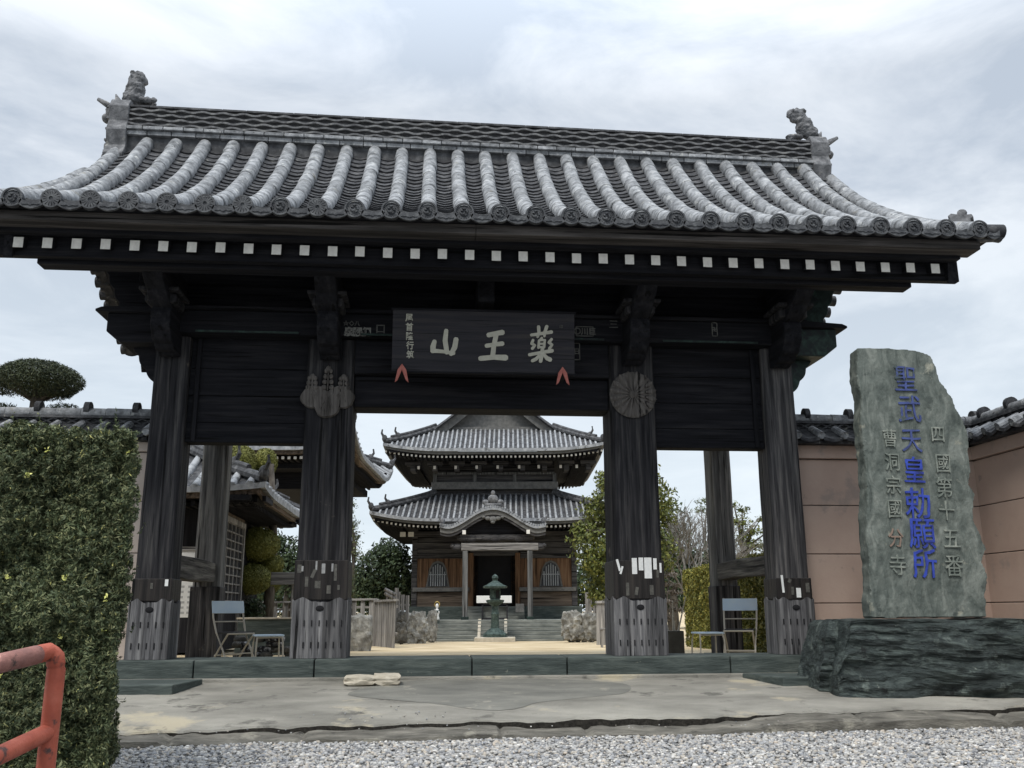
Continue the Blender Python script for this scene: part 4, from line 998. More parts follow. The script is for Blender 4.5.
# ================================================================== HEDGE + RAIL in front left
def hedge(name, label, x0, x1, y0, y1, z0, z1, dens, l, wd, material, rz=0, loc=(0,0,0), lump=.05, faces='frlt', group=None, skew=0, tufts=False):
    root = empty(name, loc, rz, label, 'hedge', group)
    P = []; Nn = []
    def face(n, fn, nr):
        u = np.random.random(n); v_ = np.random.random(n); p = fn(u, v_)
        dep = np.random.random(n)**1.8*.16
        if tufts:
            tf = np.array([noise.noise(Vector(q)*13.0)+.6*noise.noise(Vector(q)*30.0) for q in p]); dep = dep*.6+np.clip(.25-tf, 0, 1)*.10
        lum = np.array([noise.noise(Vector(q)*3.0) for q in p])*lump*2
        P.append(p+np.array(nr)*(lum-dep)[:, None]); Nn.append(np.tile(nr, (n, 1)))
    A = lambda a, b: int(a*b*dens)
    if 'f' in faces: face(A(x1-x0, z1-z0), lambda u, v_: np.stack([x0+(x1-x0)*u, np.full_like(u, y0), z0+(z1-z0)*v_], 1), (0, -1., 0))
    if 'r' in faces: face(A(y1-y0, z1-z0), lambda u, v_: np.stack([np.full_like(u, x1), y0+(y1-y0)*u, z0+(z1-z0)*v_], 1), (1., 0, 0))
    if 'l' in faces: face(A(y1-y0, z1-z0), lambda u, v_: np.stack([np.full_like(u, x0), y0+(y1-y0)*u, z0+(z1-z0)*v_], 1), (-1., 0, 0))
    if 't' in faces: face(A(y1-y0, x1-x0), lambda u, v_: np.stack([x0+(x1-x0)*v_, y0+(y1-y0)*u, np.full_like(u, z1)], 1), (0, 0, 1.))
    P = np.concatenate(P); Nn = np.concatenate(Nn); P[:, 0] += skew*(P[:, 1]-y0)
    e = np.minimum(x1+skew*(P[:, 1]-y0)-P[:, 0], z1-P[:, 2]); cc = (x1+skew*(P[:, 1]-y0)-P[:, 0]+z1-P[:, 2]) < .09; P[cc, 2] -= .02; P[cc, 0] -= .01
    if tufts:   # stray shoots
        k = np.random.choice(len(P), 260); Q = []
        for q, nn_ in zip(P[k], Nn[k]):
            if nn_[2] < .5 and random.random() < .5: continue
            d_ = unit((nn_*.5+np.array([0, 0, 1.])+np.random.normal(0, .35, 3))[None])[0]
            for t in np.linspace(0, 1, 9): Q.append(q+nn_*.08+d_*t*random.uniform(.05, .09)*1.0+np.random.normal(0, .005, 3))
        Q = np.array(Q); P = np.concatenate([P, Q]); Nn = np.concatenate([Nn, np.tile((0, -1., .3), (len(Q), 1))])
    v, f = leaves(P, Nn, l, wd, .95)
    npmesh('foliage', v, f, material, root)
    if tufts:
        k = np.random.choice(len(P), 46); Q = []; M_ = []
        for q, nn_ in zip(P[k], Nn[k]):
            for t in range(random.choice((3, 5, 9))): Q.append(q+nn_*.05+np.random.normal(0, .011, 3)); M_.append(nn_)
        v, f = leaves(np.array(Q), np.array(M_), .012, .007, .9); npmesh('yellow_shoots', v, f, islandmat('yellow_shoot_leaves', [(.42,.44,.10), (.60,.58,.20), (.50,.55,.14)]), root)
    MB().prism([(x0+.2, y0+.2), (x1-.2, y0+.2), (x1-.2+skew*(y1-y0-.2), y1-.2), (x0+.2, y1-.2)], 'z', z0, z1-.2).build('inner_growth', LF_DK, root)
    mb = MB()
    for k in range(max(2, int((x1-x0+y1-y0)/.6))):
        x = random.uniform(x0+.15, x1-.15); y = random.uniform(y0+.15, y1-.15); mb.tube([(x, y, z0-.03), (x+.03, y, z0+.4)], [.03, .02], 6)
    mb.build('stems', BARK, root); return root
hq = V(121, 600, 6.2); hzt = V(60, 425, 6.2).z
hedge('clipped_hedge', 'tall dark clipped hedge at the left edge behind the red rail', -2.6, 0, 0, .95, GZ, hzt, 26000, .0185, .0052, LF_HEDGE, lump=.075, rz=-YAW, loc=(hq.x, hq.y, 0), skew=-.47, tufts=True)
rl = V(46, 700, 3.0)
rail = empty('guard_rail', Vector((rl.x, rl.y, GZ)), 0, 'rusty red tubular guard rail in front of the clipped hedge', 'railing')
ro = rail.location
def rp_(px, py, d): return V(px-4, py+1, d)-ro
T0 = rp_(-140, 690, 2.35); T1 = rp_(-10, 661, 2.80); T2 = rp_(38, 650, 3.02); T3 = rp_(50, 647, 3.07); T4 = rp_(57, 652, 3.09); T5 = rp_(58, 664, 3.1)
B5 = Vector((T5.x, T5.y, 0))
mb = MB(); mb.tube([T0, T1.lerp(T0, .5), T1, T2], [.029]*4, 20); mb.build('top_rail', REDT, rail, smooth='auto')
pc = [T2, T3, T4, T5, T5.lerp(B5, .5), B5]
mb = MB(); mb.tube([T2.lerp(T3, -.1), T2.lerp(T3, .5), T3, T3.lerp(T4, .6), T4, T4.lerp(T5, .6), T5, T5.lerp(B5, .5), B5], .028, 20); mb.build('end_post', REDM, rail, smooth='auto')
mb = MB(); mb.tube([rp_(-140, 790, 2.35), rp_(-10, 755, 2.80), rp_(48, 728, 3.09)], .027, 18); mb.build('lower_rail', REDM, rail, smooth='auto')
mp0 = T1.lerp(T2, -.12); mb = MB(); mb.tube([mp0, Vector((mp0.x, mp0.y, 0))], .028, 16); mb.build('middle_post', REDM, rail, smooth='auto')
# ================================================================== TREES helper
def trunkmesh(root, segs, material=BARK, name='trunk'):
    mb = MB()
    for pts, rad in segs: mb.tube(pts, rad, 8)
    return mb.build(name, material, root, smooth=True)
def tree(label, px, d, zg, blobs_px, dens, l, wd, material, group=None, name='tree', trunk_r=.15, lump=.3, shell=.6, gap=0, jit=.8, trunk_top=None, lean=0):
    """blobs_px: (px, py, half width px, half height px[, depth offset]) at distance d"""
    base = V(px, 610, d); org = Vector((base.x, base.y, zg)); root = empty(name, org, -YAW, label, 'tree', group)
    bl = []; s = d/930
    for b in blobs_px:
        q = loc_on(b[0], b[1], d, org); off = b[4] if len(b) > 4 else 0
        bl.append(((q.x, q.y+off, q.z), (b[2]*s, (b[2]+b[3])/2*s, b[3]*s)))
    foliage('crown', bl, dens, l, wd, material, root, lump=lump, shell=shell, gap=gap, jit=jit)
    top = max(b[0][2] for b in bl); segs = []
    hz_ = trunk_top or top*.8
    segs.append(([(0, 0, -.1), (lean*.3, 0, hz_*.4), (lean, 0, hz_)], [trunk_r, trunk_r*.75, trunk_r*.35]))
    for (c_, r) in bl:
        z0 = max(.3, min(c_[2]-r[2]*.6, hz_*.8)); t_ = z0/hz_
        segs.append(([(lean*t_*.8, 0, z0*.85), ((c_[0]+lean)/2*.8, c_[1]*.6, (z0+c_[2])/2), c_], [trunk_r*.45, trunk_r*.3, trunk_r*.12]))
    trunkmesh(root, segs)
    return root
# round-crowned pine behind the left wall
d = 17.0
base = V(36, 610, d); org = Vector((base.x, base.y, .05)); rt = empty('clipped_pine', org, -YAW, 'pine clipped into a wide dome above the left wall', 'tree')
def lo(px, py): return loc_on(px, py, d, org)
s = d/930
bl = []
for (px, py, a, b) in ((37, 377, 45, 20), (18, 379, 28, 16), (58, 379, 25, 15), (38, 371, 36, 15)):
    q = lo(px, py); bl.append(((q.x, q.y, q.z), (a*s, a*s*.9, b*s)))
P, Nn = blob_pts(bl, 1500, .06, .25); qz = lo(0, 392).z; k = (P[:, 2] > qz+np.random.normal(0, .05, len(P))+.10*np.sin(P[:, 0]*5)); v, f = leaves(P[k], Nn[k], .045, .008, 1.0)
cr_ = npmesh('crown', v, f, LF_PINE, rt)
bl = [((lo(60, 405).x, .1, lo(60, 405).z), (18*s, 14*s, 6*s)), ((lo(75, 408).x, .1, lo(75, 408).z), (9*s, 9*s, 4*s)), ((lo(5, 405).x, 0, lo(5, 405).z), (13*s, 10*s, 6*s))]
P, Nn = blob_pts(bl, 1100, .2, .5); v, f = leaves(P, Nn, .045, .008, 1.0); npmesh('crown', v, f, LF_PINE, rt)
a = lo(35, 415); b = lo(38, 385)
trunkmesh(rt, [([(0, 0, 0), (a.x, 0, a.z), (b.x, 0, b.z), (b.x+.05, 0, b.z+.3)], [.22, .14, .11, .05])]+[([(b.x, 0, b.z-.25), (b.x+x_, y_, b.z+.12)], [.05, .02]) for x_, y_ in ((-.7, .1), (.6, -.2), (-.35, -.4), (.3, .4), (-.55, .3), (.75, .2))]+[([(a.x, 0, a.z-.1), (lo(60, 407).x, .1, lo(60, 407).z)], [.05, .02])])

# ================================================================== MAIN HALL
HD = 39.0
HC = V(494.3, 610, HD); HG = court_z(22)
WINB = mat('pale_window_bar', [(.26,.28,.30), (.36,.38,.40)], 10, bump=0)
hall = empty('temple_hall', Vector((HC.x, HC.y, HG)), -YAW, 'two-storey temple hall with grey tiled roofs seen through the gate opening', 'temple')
ho = hall.location
def H(px, py, d): return loc_on(px, py, d, ho)      # local coordinates
def hiproof(root, W_, D_, z0, prof, inset, sp, lift, wall, tile_r=.045, gable=False, fm=None, ends=True):
    """irimoya or skirt roof about the local origin: W_, D_ half sizes at the eave, z0 eave height"""
    def zf(s, u, full):   # s inset, u -1..1 along eave
        lf = lift*max(0, (abs(u)-.45)/.55)**2.2*max(0, 1-s/1.9)
        return z0+prof(s)+lf
    surf = MB(); cov = MB(); 
    for side in range(4):
        A_, B_ = (W_, D_) if side in (0, 2) else (D_, W_)   # half length along eave, distance of eave
        rot = Matrix.Rotation(side*math.pi/2, 4, 'Z')
        smax = inset if (side in (0, 2) or not gable) else W_
        def pt_(x, s, o_=0):
            hw = A_-min(s, inset); u = x/max(.01, hw) if abs(x) <= hw else math.copysign(1, x)
            return rot @ Vector((x, -B_+s, zf(s, u, 0)+o_))
        ns = 10; nu = 30; idx = {}
        for i in range(ns+1):
            s = smax*i/ns; hw = A_-min(s, inset)
            if gable and side in (1, 3) and s > inset: hw = A_-inset+.35
            for j in range(nu+1): idx[i, j] = len(surf.v); x = hw*(-1+2*j/nu); surf.v.append(tuple(rot @ Vector((x, -B_+s, zf(s, -1+2*j/nu, 0)))))
        for i in range(ns):
            for j in range(nu): surf.f.append((idx[i, j], idx[i, j+1], idx[i+1, j+1], idx[i+1, j]))
        n = int(A_/sp)
        for k in range(-n, n+1):
            x = k*sp; se = min(inset, A_-abs(x)-.03)
            if gable and side in (1, 3) and abs(x) < A_-inset+.3: se = smax
            if se < .1: continue
            if side == 2: m_ = 4
            else: m_ = 9
            pts = [pt_(x, -.04+ (se+.04)*q/m_, .02) for q in range(m_+1)]
            cov.tube(pts, tile_r, 6)
    surf.build('tile_field', TILED, root, smooth=True); c_ = cov.build('cover_tiles', HTILE, root, smooth=True)
    # eave lip and fascia, corner ridges, soffit
    lip = MB(); fas = MB(); dots = MB(); sof = MB(); pr_dot = .16
    for side in range(4):
        A_, B_ = (W_, D_) if side in (0, 2) else (D_, W_); rot = Matrix.Rotation(side*math.pi/2, 4, 'Z'); n = 40
        for (mbx, y0, y1, za, zb_) in ((lip, -B_-.05, -B_+.05, -.075, .03), (fas, -B_+.05, -B_+.22, -.17, -.08)):
            P = []
            for j in range(n+1):
                u = -1+2*j/n; lf = lift*max(0, (abs(u)-.45)/.55)**2.2; e = (B_+ (y0)) 
                hw = A_+(-B_-y0)*1.0; hw1 = A_+(-B_-y1)
                P += [rot @ Vector((hw*u, y0, z0+lf+za)), rot @ Vector((hw*u, y0, z0+lf+zb_)), rot @ Vector((hw1*u, y1, z0+lf+zb_)), rot @ Vector((hw1*u, y1, z0+lf+za))]
            mbx.add(P, [(4*j+k, 4*j+(k+1) % 4, 4*j+4+(k+1) % 4, 4*j+4+k) for j in range(n) for k in range(4)])
        nn = int(A_/pr_dot)
        for k in range(-nn, nn+1):
            x = k*pr_dot; u = x/A_; lf = lift*max(0, (abs(u)-.45)/.55)**2.2; M = rot
            if side == 0 and ends: MB().box(x-.034, x+.034, -B_+.16, -B_+.20, z0+lf-.285, z0+lf-.215, M).build('rafter_end', WHITE, root)
            sof.box(x-.035, x+.035, -B_+.20, -B_+1.0, z0+lf-.30, z0+lf-.20, M)
        P = []
        for j in range(21):
            u = -1+2*j/20; lf = lift*max(0, (abs(u)-.45)/.55)**2.2; wi = wall[0] if side in (0, 2) else wall[1]; di = wall[1] if side in (0, 2) else wall[0]
            P += [rot @ Vector(((A_-.12)*u, -B_+.12, z0+lf-.17)), rot @ Vector((wi*u, -di, z0-.18))]
        sof.add(P, [(2*j, 2*j+1, 2*j+3, 2*j+2) for j in range(20)])
    lip.build('eave_tiles', HTILE, root); f_ = fas.build('eave_fascia', fm or HPALE, root); sof.build('soffit', W['y'], root)
    for sx_ in (-1, 1):
        for sy_ in (-1, 1):
            hr = MB(); pts = []
            for q in range(9):
                s = inset*q/8; lf = lift*max(0, 1-s/1.9); pts.append((sx_*(W_-s), sy_*(D_-s), z0+prof(s)+lf+.10))
            hr.tube(pts, .10, 8); hr.tube([(p[0], p[1], p[2]+.12) for p in pts[1:]], .06, 8)
            for (q, dz) in ((0, .2), (2, .3)):
                p = pts[q]; hr.ball((p[0], p[1], p[2]+.1), (.10, .10, .14), 8, 6); hr.tube([(p[0], p[1], p[2]+.1), (p[0]+sx_*.10, p[1]+sy_*.1, p[2]+.28), (p[0]+sx_*.08, p[1]+sy_*.08, p[2]+.42)], [.06, .04, .03], 6)
            hr.build('corner_ridge', RIDGE, root, smooth='auto')
HTILE = mat('hall_roof_tile', [(.16,.168,.178), (.27,.28,.293), (.38,.39,.40)], 7, rough=.85, bump=.2, island=.12, patch=[((.09,.092,.095), 4.2, .57), ((.33,.33,.28), 6, .62)])
BARGE = wood('brown_barge', [(.05,.038,.03), (.11,.085,.065), (.19,.15,.12)], 'y', .6)
HPALE = mat('eave_fascia_wood', [(.09,.09,.088), (.17,.168,.16)], 8, rough=.9, bump=.2)
PWF = HD-3.8          # depth of the front wall
# lower walls
bw = abs(H(413, 570, PWF).x)
zb0 = H(500, 619, PWF-1.0).z; zb1 = H(450, 606, PWF-.2).z; zwin0 = H(450, 587, PWF).z; zle = H(450, 591, PWF-.1).z; zw1 = H(450, 558, PWF).z; zw2 = H(450, 543, PWF).z
zl = H(494, 519, HD-5.4).z     # lower eave
zlt = H(494, 487, HD-3.3).z
zu = H(494, 449, HD-5.05).z
MB().box(-bw-.25, bw+.25, -4.1, 4.1, -.02, zb1).build('stone_base', GSTONE, hall, bev=.02)
body = MB().box(-bw, bw, -3.6, 3.8, zb1, zl+.2).build('wall', INTER, hall)
fy = -3.8
for s in (-1, 1):
    xa, xb = s*.97, s*bw
    x0_, x1_ = min(xa, xb), max(xa, xb)
    MB().box(x0_, x1_, fy, -3.6, zb1, zle-.02).build('lower_panel', WBRx, hall)
    MB().box(x0_-.05, x1_+.05, fy-.12, -3.6, zle, zwin0).build('ledge', HPALE, hall, bev=.01)
    # window panel with ogee-arched window
    MB().box(x0_, x1_, fy+.02, -3.6, zwin0+.002, zw1).build('orange_panel', WBR, hall)
    xc = s*abs((H(440, 572, PWF).x+H(553, 572, PWF).x*-1)/2); ww = .37; z0w = zwin0+.05; hh = zw1-zwin0-.10
    def ogee(wd, top, z0_):
        R_ = [(-wd, z0_), (-wd*.80, z0_+top*.5), (-wd*.72, z0_+top*.70), (-wd*.45, z0_+top*.92), (0, z0_+top)]
        return R_+[(-a, b) for a, b in R_[::-1][1:]]
    win = MB().prism([(xc+a, b) for a, b in ogee(ww*1.18, hh, z0w-.03)], 'y', fy-.03, fy+.01).build('window', HPALE, hall)
    MB().prism([(xc+a, b) for a, b in ogee(ww, hh-.10, z0w)], 'y', fy-.045, fy-.031).build('opening', PANELP, win)
    bars = MB()
    for k in range(-3, 4):
        x = xc+k*ww*.23; hb = (hh-.10)*(1-.10*abs(k)/1.5*1.0 if abs(k) < 3 else .66); bars.box(x-.017, x+.017, fy-.06, fy-.046, z0w, z0w+hb-.04)
    bars.box(xc-ww*.85, xc+ww*.85, fy-.058, fy-.047, z0w+hh*.42, z0w+hh*.45); bars.build('bars', WINB, win)
    MB().box(s*bw-.10, s*bw+.10, fy-.06, fy+.16, zb1, zl).build('corner_post', HWOOD, hall, bev=.02)
    MB().box(x0_, x1_, fy-.05, -3.6, zw1, zw1+.16).build('upper_rail', HWOOD, hall, bev=.01)
    for q in range(4): MB().box(x0_, x1_, fy-.02-.05*(q % 2), -3.6, zw1+.17+q*.21, zw1+.37+q*.21).build('transom_board', HWOOD, hall, bev=.01)
    MB().box(s*.87-.09, s*.87+.09, fy-.05, fy+.15, zb1-.1, zw1+.2).build('door_post', WBR, hall, bev=.01)
    dd = MB().box(min(s*.62, s*.80), max(s*.62, s*.80), fy+.2, fy+.25, zb1-.1, zw1+.1).build('door', WBR, hall)
    for q in range(2): MB().box(s*(bw+.12+.30*q)-.10, s*(bw+.12+.30*q)+.10, fy-.4, fy-.33, H(410, 535, PWF-.4).z-.03, H(410, 532, PWF-.4).z+.03).build('bracket_tip', WHITE, hall)
MB().box(-.9, .9, fy-.02, -3.6, zw1+.10, zl).build('door_lintel', HWOOD, hall)
MB().box(-.9, .9, -3.6, -3.55, zb1, zb1+.02).build('threshold', HWOOD, hall)
# lower roof
pl = lambda s: .40*s+.075*s*s
hw_l = abs(H(370, 507, HD-5.4).x)
hiproof(hall, hw_l, 5.4, zl, lambda s: s*(zlt-zl-.30)/2.15+.04*s*(s-2.1)+.0, 2.15, .205, .28, (bw, 3.8))
# storey between
w2 = abs(H(434, 478, HD-3.2).x); z2a = H(494, 486, HD-3.3).z; z2b = H(494, 482, HD-3.2).z; z2c = H(494, 473, HD-3.2).z
MB().box(-w2, w2, -3.1, 3.1, zl+.3, zu-.1).build('upper_wall', HWOOD, hall)
MB().box(-w2-.12, w2+.12, -3.35, 3.35, z2a-.12, z2b).build('upper_ledge', HPALE, hall, bev=.02)
rl_ = MB(); rl_.box(-w2, w2, -3.2, -3.12, z2c-.05, z2c+.04)
for k in (-3, -1, 1, 3): rl_.box(k*w2/3-.07, k*w2/3+.07, -3.2, -3.1, z2b, z2c)
rl_.build('upper_railing', HWOODZ, hall)
for k, px in enumerate((418, 434, 455, 476, 497, 518.5, 538, 560, 576)):
    q = H(px, 467, HD-3.9); MB().box(q.x-.045, q.x+.045, -3.95, -3.9, q.z-.06, q.z+.06).build('bracket_tip', WHITE, hall)
bk = MB()
for k in range(9):
    q = H(412+22*k, 467, HD-3.9)
    bk.box(q.x-.09, q.x+.09, -3.89, -3.1, q.z-.12, q.z+.08); bk.box(q.x-.25, q.x+.25, -3.6, -3.45, q.z+.10, q.z+.22); bk.box(q.x-.30, q.x+.30, -3.85, -3.75, q.z+.12, q.z+.24)
bk.build('bracket_sets', HWOOD, hall)
# upper roof (gable to the front)
hw_u = abs(H(384, 443, HD-5.05).x); ins = 1.75
pu = lambda s: .48*s+.065*s*s
hiproof(hall, hw_u, 5.05, zu, pu, ins, .18, .22, (w2, 3.1), gable=True)
gz = zu+pu(ins); apex = zu+pu(hw_u); gh = hw_u-ins
gp = [(-gh, gz), (gh, gz)]+[(hw_u-s, zu+pu(s)-.12) for s in np.linspace(ins, hw_u, 8)]+[(-(hw_u-s), zu+pu(s)-.12) for s in np.linspace(hw_u, ins, 8)]
MB().prism(gp[:2]+gp[2:], 'y', -5.05+ins+.30, -5.05+ins+.45).build('gable_wall', HPALE, hall)
MB().box(-gh*.92, gh*.92, -5.05+ins+.1, -5.05+ins+.3, gz+.02, gz+.16).build('gable_rail', HPALE, hall, bev=.01)
for s in (-1, 1):
    mb = MB(); P = []; yy = -5.05+ins-.12
    for q in range(9):
        t = ins-.25+(hw_u-ins+.25)*q/8; x = s*(hw_u-t); z = zu+pu(t)
        P += [(x, yy, z-.36), (x, yy, z-.03), (x, yy+.10, z-.03), (x, yy+.10, z-.36)]
    mb.add(P, [(4*k+i, 4*k+(i+1) % 4, 4*k+4+(i+1) % 4, 4*k+4+i) for k in range(8) for i in range(4)]+[(3,2,1,0), (32,33,34,35)])
    mb.build('bargeboard', HPALE, hall)
    mb = MB()
    for off in (0, .22, .45):
        pts = [(s*(hw_u-t), yy+off, zu+pu(t)+(.10 if off == .22 else .04)) for t in np.linspace(ins-.25, hw_u, 9)]; mb.tube(pts, .09 if off == .22 else .06, 8)
    mb.build('verge_ridge', RIDGE, hall, smooth='auto')
MB().box(-.2, .2, -5.05+ins, 5.05-ins, apex-.1, apex+.5).build('top_ridge', RIDGE, hall, bev=.03)
# undulating porch gable
PD = HD-6.3
k0 = H(438.6, 526, PD); k1 = H(494.5, 507, PD); kw = abs(k0.x)
def kz(u): # u 0 centre..1 tip
    u = min(1, abs(u)); z_edge = k0.z; return z_edge+(k1.z-z_edge)*(.5+.5*math.cos(math.pi*min(1, u*1.12)**1.05)) + .16*max(0, u-.78)**1.5*4
top = []; bot = []; tk = .26
n = 44
mb = MB(); P = []
for j in range(n+1):
    u = -1+2*j/n; x = u*kw; z = kz(u); P += [(x, -6.3, z-.10), (x, -6.3, z), (x, -3.9, z+.12), (x, -3.9, z-.10)]
mb.add(P, [(4*j+k, 4*j+(k+1) % 4, 4*j+4+(k+1) % 4, 4*j+4+k) for j in range(n) for k in range(4)]+[(3,2,1,0), tuple(4*n+i for i in range(4))])
pr = mb.build('porch_roof', TILED, hall)
mb = MB()
for j in range(n+1):
    u = -1+2*j/n; x = u*kw*.985; z = kz(u*.985); mb.tube([(x, -6.36, z+.02), (x, -5.2, z+.08), (x, -3.9, z+.14)], .042, 6)
mb.build('porch_cover_tiles', HTILE, pr, smooth='auto')
for (o1, o2, ya, yb, mt, nm) in ((-.02, -.10, -6.40, -6.30, HTILE, 'porch_lip'), (-.11, -.26, -6.34, -6.24, HPALE, 'porch_bargeboard'), (-.26, -.36, -6.30, -6.22, HWOOD, 'porch_under_board')):
    mb = MB(); P = []
    for j in range(n+1):
        u = -1+2*j/n; x = u*kw*.99; z = kz(u); P += [(x, ya, z+o2), (x, ya, z+o1), (x, yb, z+o1), (x, yb, z+o2)]
    mb.add(P, [(4*j+k, 4*j+(k+1) % 4, 4*j+4+(k+1) % 4, 4*j+4+k) for j in range(n) for k in range(4)]+[(3,2,1,0), tuple(4*n+i for i in range(4))]); mb.build(nm, mt, pr)
mb = MB(); mb.box(-.30, .30, -6.3, -6.1, k1.z+.02, k1.z+.14); mb.ball((0, -6.2, k1.z+.28), (.19, .12, .18)); mb.ball((0, -6.2, k1.z+.5), (.08, .08, .10)); mb.ball((-.26, -6.2, k1.z+.18), (.13, .1, .1)); mb.ball((.26, -6.2, k1.z+.18), (.13, .1, .1)); mb.build('porch_ogre_tile', ONI, pr, smooth=True)
for s in (-1, 1): MB().ball((s*kw*.96, -6.1, k0.z+.22), (.10, .1, .12)).tube([(s*kw*.98, -6.1, k0.z+.22), (s*kw*1.02, -6.1, k0.z+.42)], [.05, .03], 6).build('porch_corner_tile', ONI, pr, smooth=True)
pp = [(-kw*.86, z6-.05 if 0 else k0.z-.2), (kw*.86, k0.z-.2)]+[(u*kw*.86, kz(u*.86)-.30) for u in np.linspace(1, -1, 25)]
MB().prism(pp, 'y', -6.02, -5.97).build('porch_tympanum', W['x'], pr)
mb = MB()   # pendant carving
for (a, b, r_) in ((0, 0, .14), (-.18, .03, .10), (.18, .03, .10), (-.32, .07, .07), (.32, .07, .07), (0, -.10, .08)): mb.ball((a, -6.32, k1.z-.42+b), (r_, .05, r_*.7))
mb.build('gable_pendant', HPALE, pr, smooth=True)
z5 = H(494, 543, PD+.2).z; z6 = H(494, 550.5, PD+.2).z; cxl = H(463.5, 580, PD+.2).x; cxr = H(528.5, 580, PD+.2).x
MB().box(H(460, 546, PD+.2).x, H(537, 546, PD+.2).x, -6.2, -6.0, z6, z5).build('porch_beam', WGx, pr, bev=.02)
for s, px in ((-1, 456), (1, 538)):
    q = H(px, 547, PD+.2); MB().ball((q.x, -6.1, q.z), (.20, .08, .13)).ball((q.x+s*.16, -6.1, q.z+.05), (.09, .07, .08)).build('beam_carving', HWOOD, pr, smooth=True)
    q = H(463 if s < 0 else 527, 532, PD); MB().box(q.x-.06, q.x+.06, -6.38, -6.34, q.z-.07, q.z+.07).build('bracket_tip', WHITE, pr)
mb = MB()
for k in range(9): q = H(462+k*8, 538, PD+.3); mb.ball((q.x, -6.0, q.z), (.22, .08, .11+.03*math.sin(k*2)))
mb.build('frieze_carving', HWOOD, pr, smooth=True)
MB().box(cxl-.2, cxr+.2, -6.05, -3.8, z5+.25, z5+.3).build('porch_ceiling', HWOOD, pr)
zpl = H(494, 619.5, PD+.2).z
for x in (cxl, cxr):
    MB().box(x-.09, x+.09, -6.19, -6.01, zpl+.02, z6).build('porch_post', HWOODZ, hall, bev=.02); MB().box(x-.13, x+.13, -6.23, -5.97, zpl, zpl+.1).build('post_shoe', COPPER, hall, bev=.01)
# stairs
st_d0 = HD-7.35; sw = abs(H(430, 630, st_d0).x); sr_ = H(561, 630, st_d0).x; nst = 6
gz0 = 0
MB().box(-2.6, 2.55, -6.5, -4.1, -.05, zpl).build('landing', HSTEP, hall, bev=.01)
for k in range(nst):
    za = zpl*(k)/nst; zb_ = zpl*(k+1)/nst; MB().box(-sw, sr_, -7.35+k*.14, -6.45, za, zb_-.004).build('step', HSTEP, hall, bev=.015)
for s in (-1, 1): MB().prism([(-7.38, 0), (-6.45, 0), (-6.45, zpl+.03), (-6.55, zpl+.03), (-7.38, .1)], 'x', s*.44-.05, s*.44+.05).build('stair_cheek', SANDST, hall, bev=.01)
for k in range(4): za = zpl+(zb1-zpl)*k/4; MB().box(-1.1, 1.1, -4.9+k*.2, -4.0, za, za+(zb1-zpl)/4-.003).build('inner_step', HSTEP, hall, bev=.01)
# offering table and frame
ot = empty('offering_table', hall.matrix_world @ Vector((0, 0, 0)), -YAW, 'offering table with white cloth at the hall entrance behind the lantern', 'table')
q = V(492, 604, HD-6.0); ot.location = Vector((q.x, q.y, HG+zpl)); oo = ot.location
def O(px, py): return loc_on(px, py, HD-6.0, oo)
a, b = O(475, 595.5), O(510, 603)
MB().box(a.x, b.x, -.2, .2, b.z, a.z).build('white_cloth', PAPER, ot, bev=.01)
a, b = O(480, 604), O(506, 624)
mb = MB(); mb.box(a.x, a.x+.05, -.15, .15, 0, a.z); mb.box(b.x-.05, b.x, -.15, .15, 0, a.z); mb.box(a.x, b.x, -.15, .15, .0, .06); mb.box(a.x, b.x, -.15, .15, a.z-.03, a.z); mb.build('frame', DARKV, ot)
MB().box(a.x+.05, b.x-.05, .02, .05, .07, a.z-.1).build('back_panel', HSTEP, ot)
sb = V(518, 599, HD-5.2); bx = MB().box(-.15, .15, -.1, .1, 0, .30).build('offering_box', HPALE, bev=.01); bx.location = Vector((sb.x, sb.y, HG+zb1-.22)); bx.rotation_euler[2] = -YAW
tag(bx, 'small patterned box to the right of the white cloth at the hall doorway', 'box')
# lantern
LD = HD-8.0
q = V(493, 641, LD); lz = court_z(q.y); lant = empty('bronze_lantern', Vector((q.x, q.y, lz)), -YAW, 'green bronze lantern on a pale plinth in front of the hall steps', 'lantern')
def LL(px, py): return loc_on(px, py, LD, lant.location)
zz = lambda py: LL(493, py).z
w_ = lambda p: p/930*LD
MB().box(-w_(19.5), w_(19.5), -w_(14), w_(14), -.06, zz(637)).build('plinth', SANDST, lant, bev=.02)
mb = MB(); mb.lathe([(w_(12), zz(636.8)), (w_(12), zz(634)), (w_(9), zz(632)), (w_(7.5), zz(630)), (w_(4.2), zz(628)), (w_(3.6), zz(616)), (w_(4.2), zz(614)), (w_(3.4), zz(612)), (w_(3.3), zz(606)), (w_(5.5), zz(604)), (w_(8.5), zz(602)), (w_(9), zz(600)), (w_(6.5), zz(599.5))], n=12); mb.build('pedestal', BRONZE, lant, smooth='auto')
fb = MB().lathe([(w_(5.6), zz(599.4)), (w_(5.8), zz(588.5))], n=6, ph=.52); fbo = fb.build('fire_box', BRONZE, lant)
for k in range(6):
    a = math.radians(60*k+90); r_ = w_(5.1); M = Matrix.Rotation(a, 4, 'Z'); mb = MB(); mb.box(-w_(1.9), w_(1.9), -r_-.012, -r_+.01, zz(598), zz(590), M); mb.build('fire_box_panel', INTER if k % 2 else BRONZE, fbo)
mb = MB(); mb.lathe([(w_(11.6), zz(588)), (w_(12), zz(586.2)), (w_(8.2), zz(584.5)), (w_(4.5), zz(582)), (w_(2.4), zz(580.6)), (w_(2.4), zz(579.5)), (w_(3.2), zz(578)), (w_(2.9), zz(576)), (w_(1.2), zz(574.6)), (w_(.3), zz(573.8))], n=18); mb.build('roof', BRONZE, lant, smooth='auto')
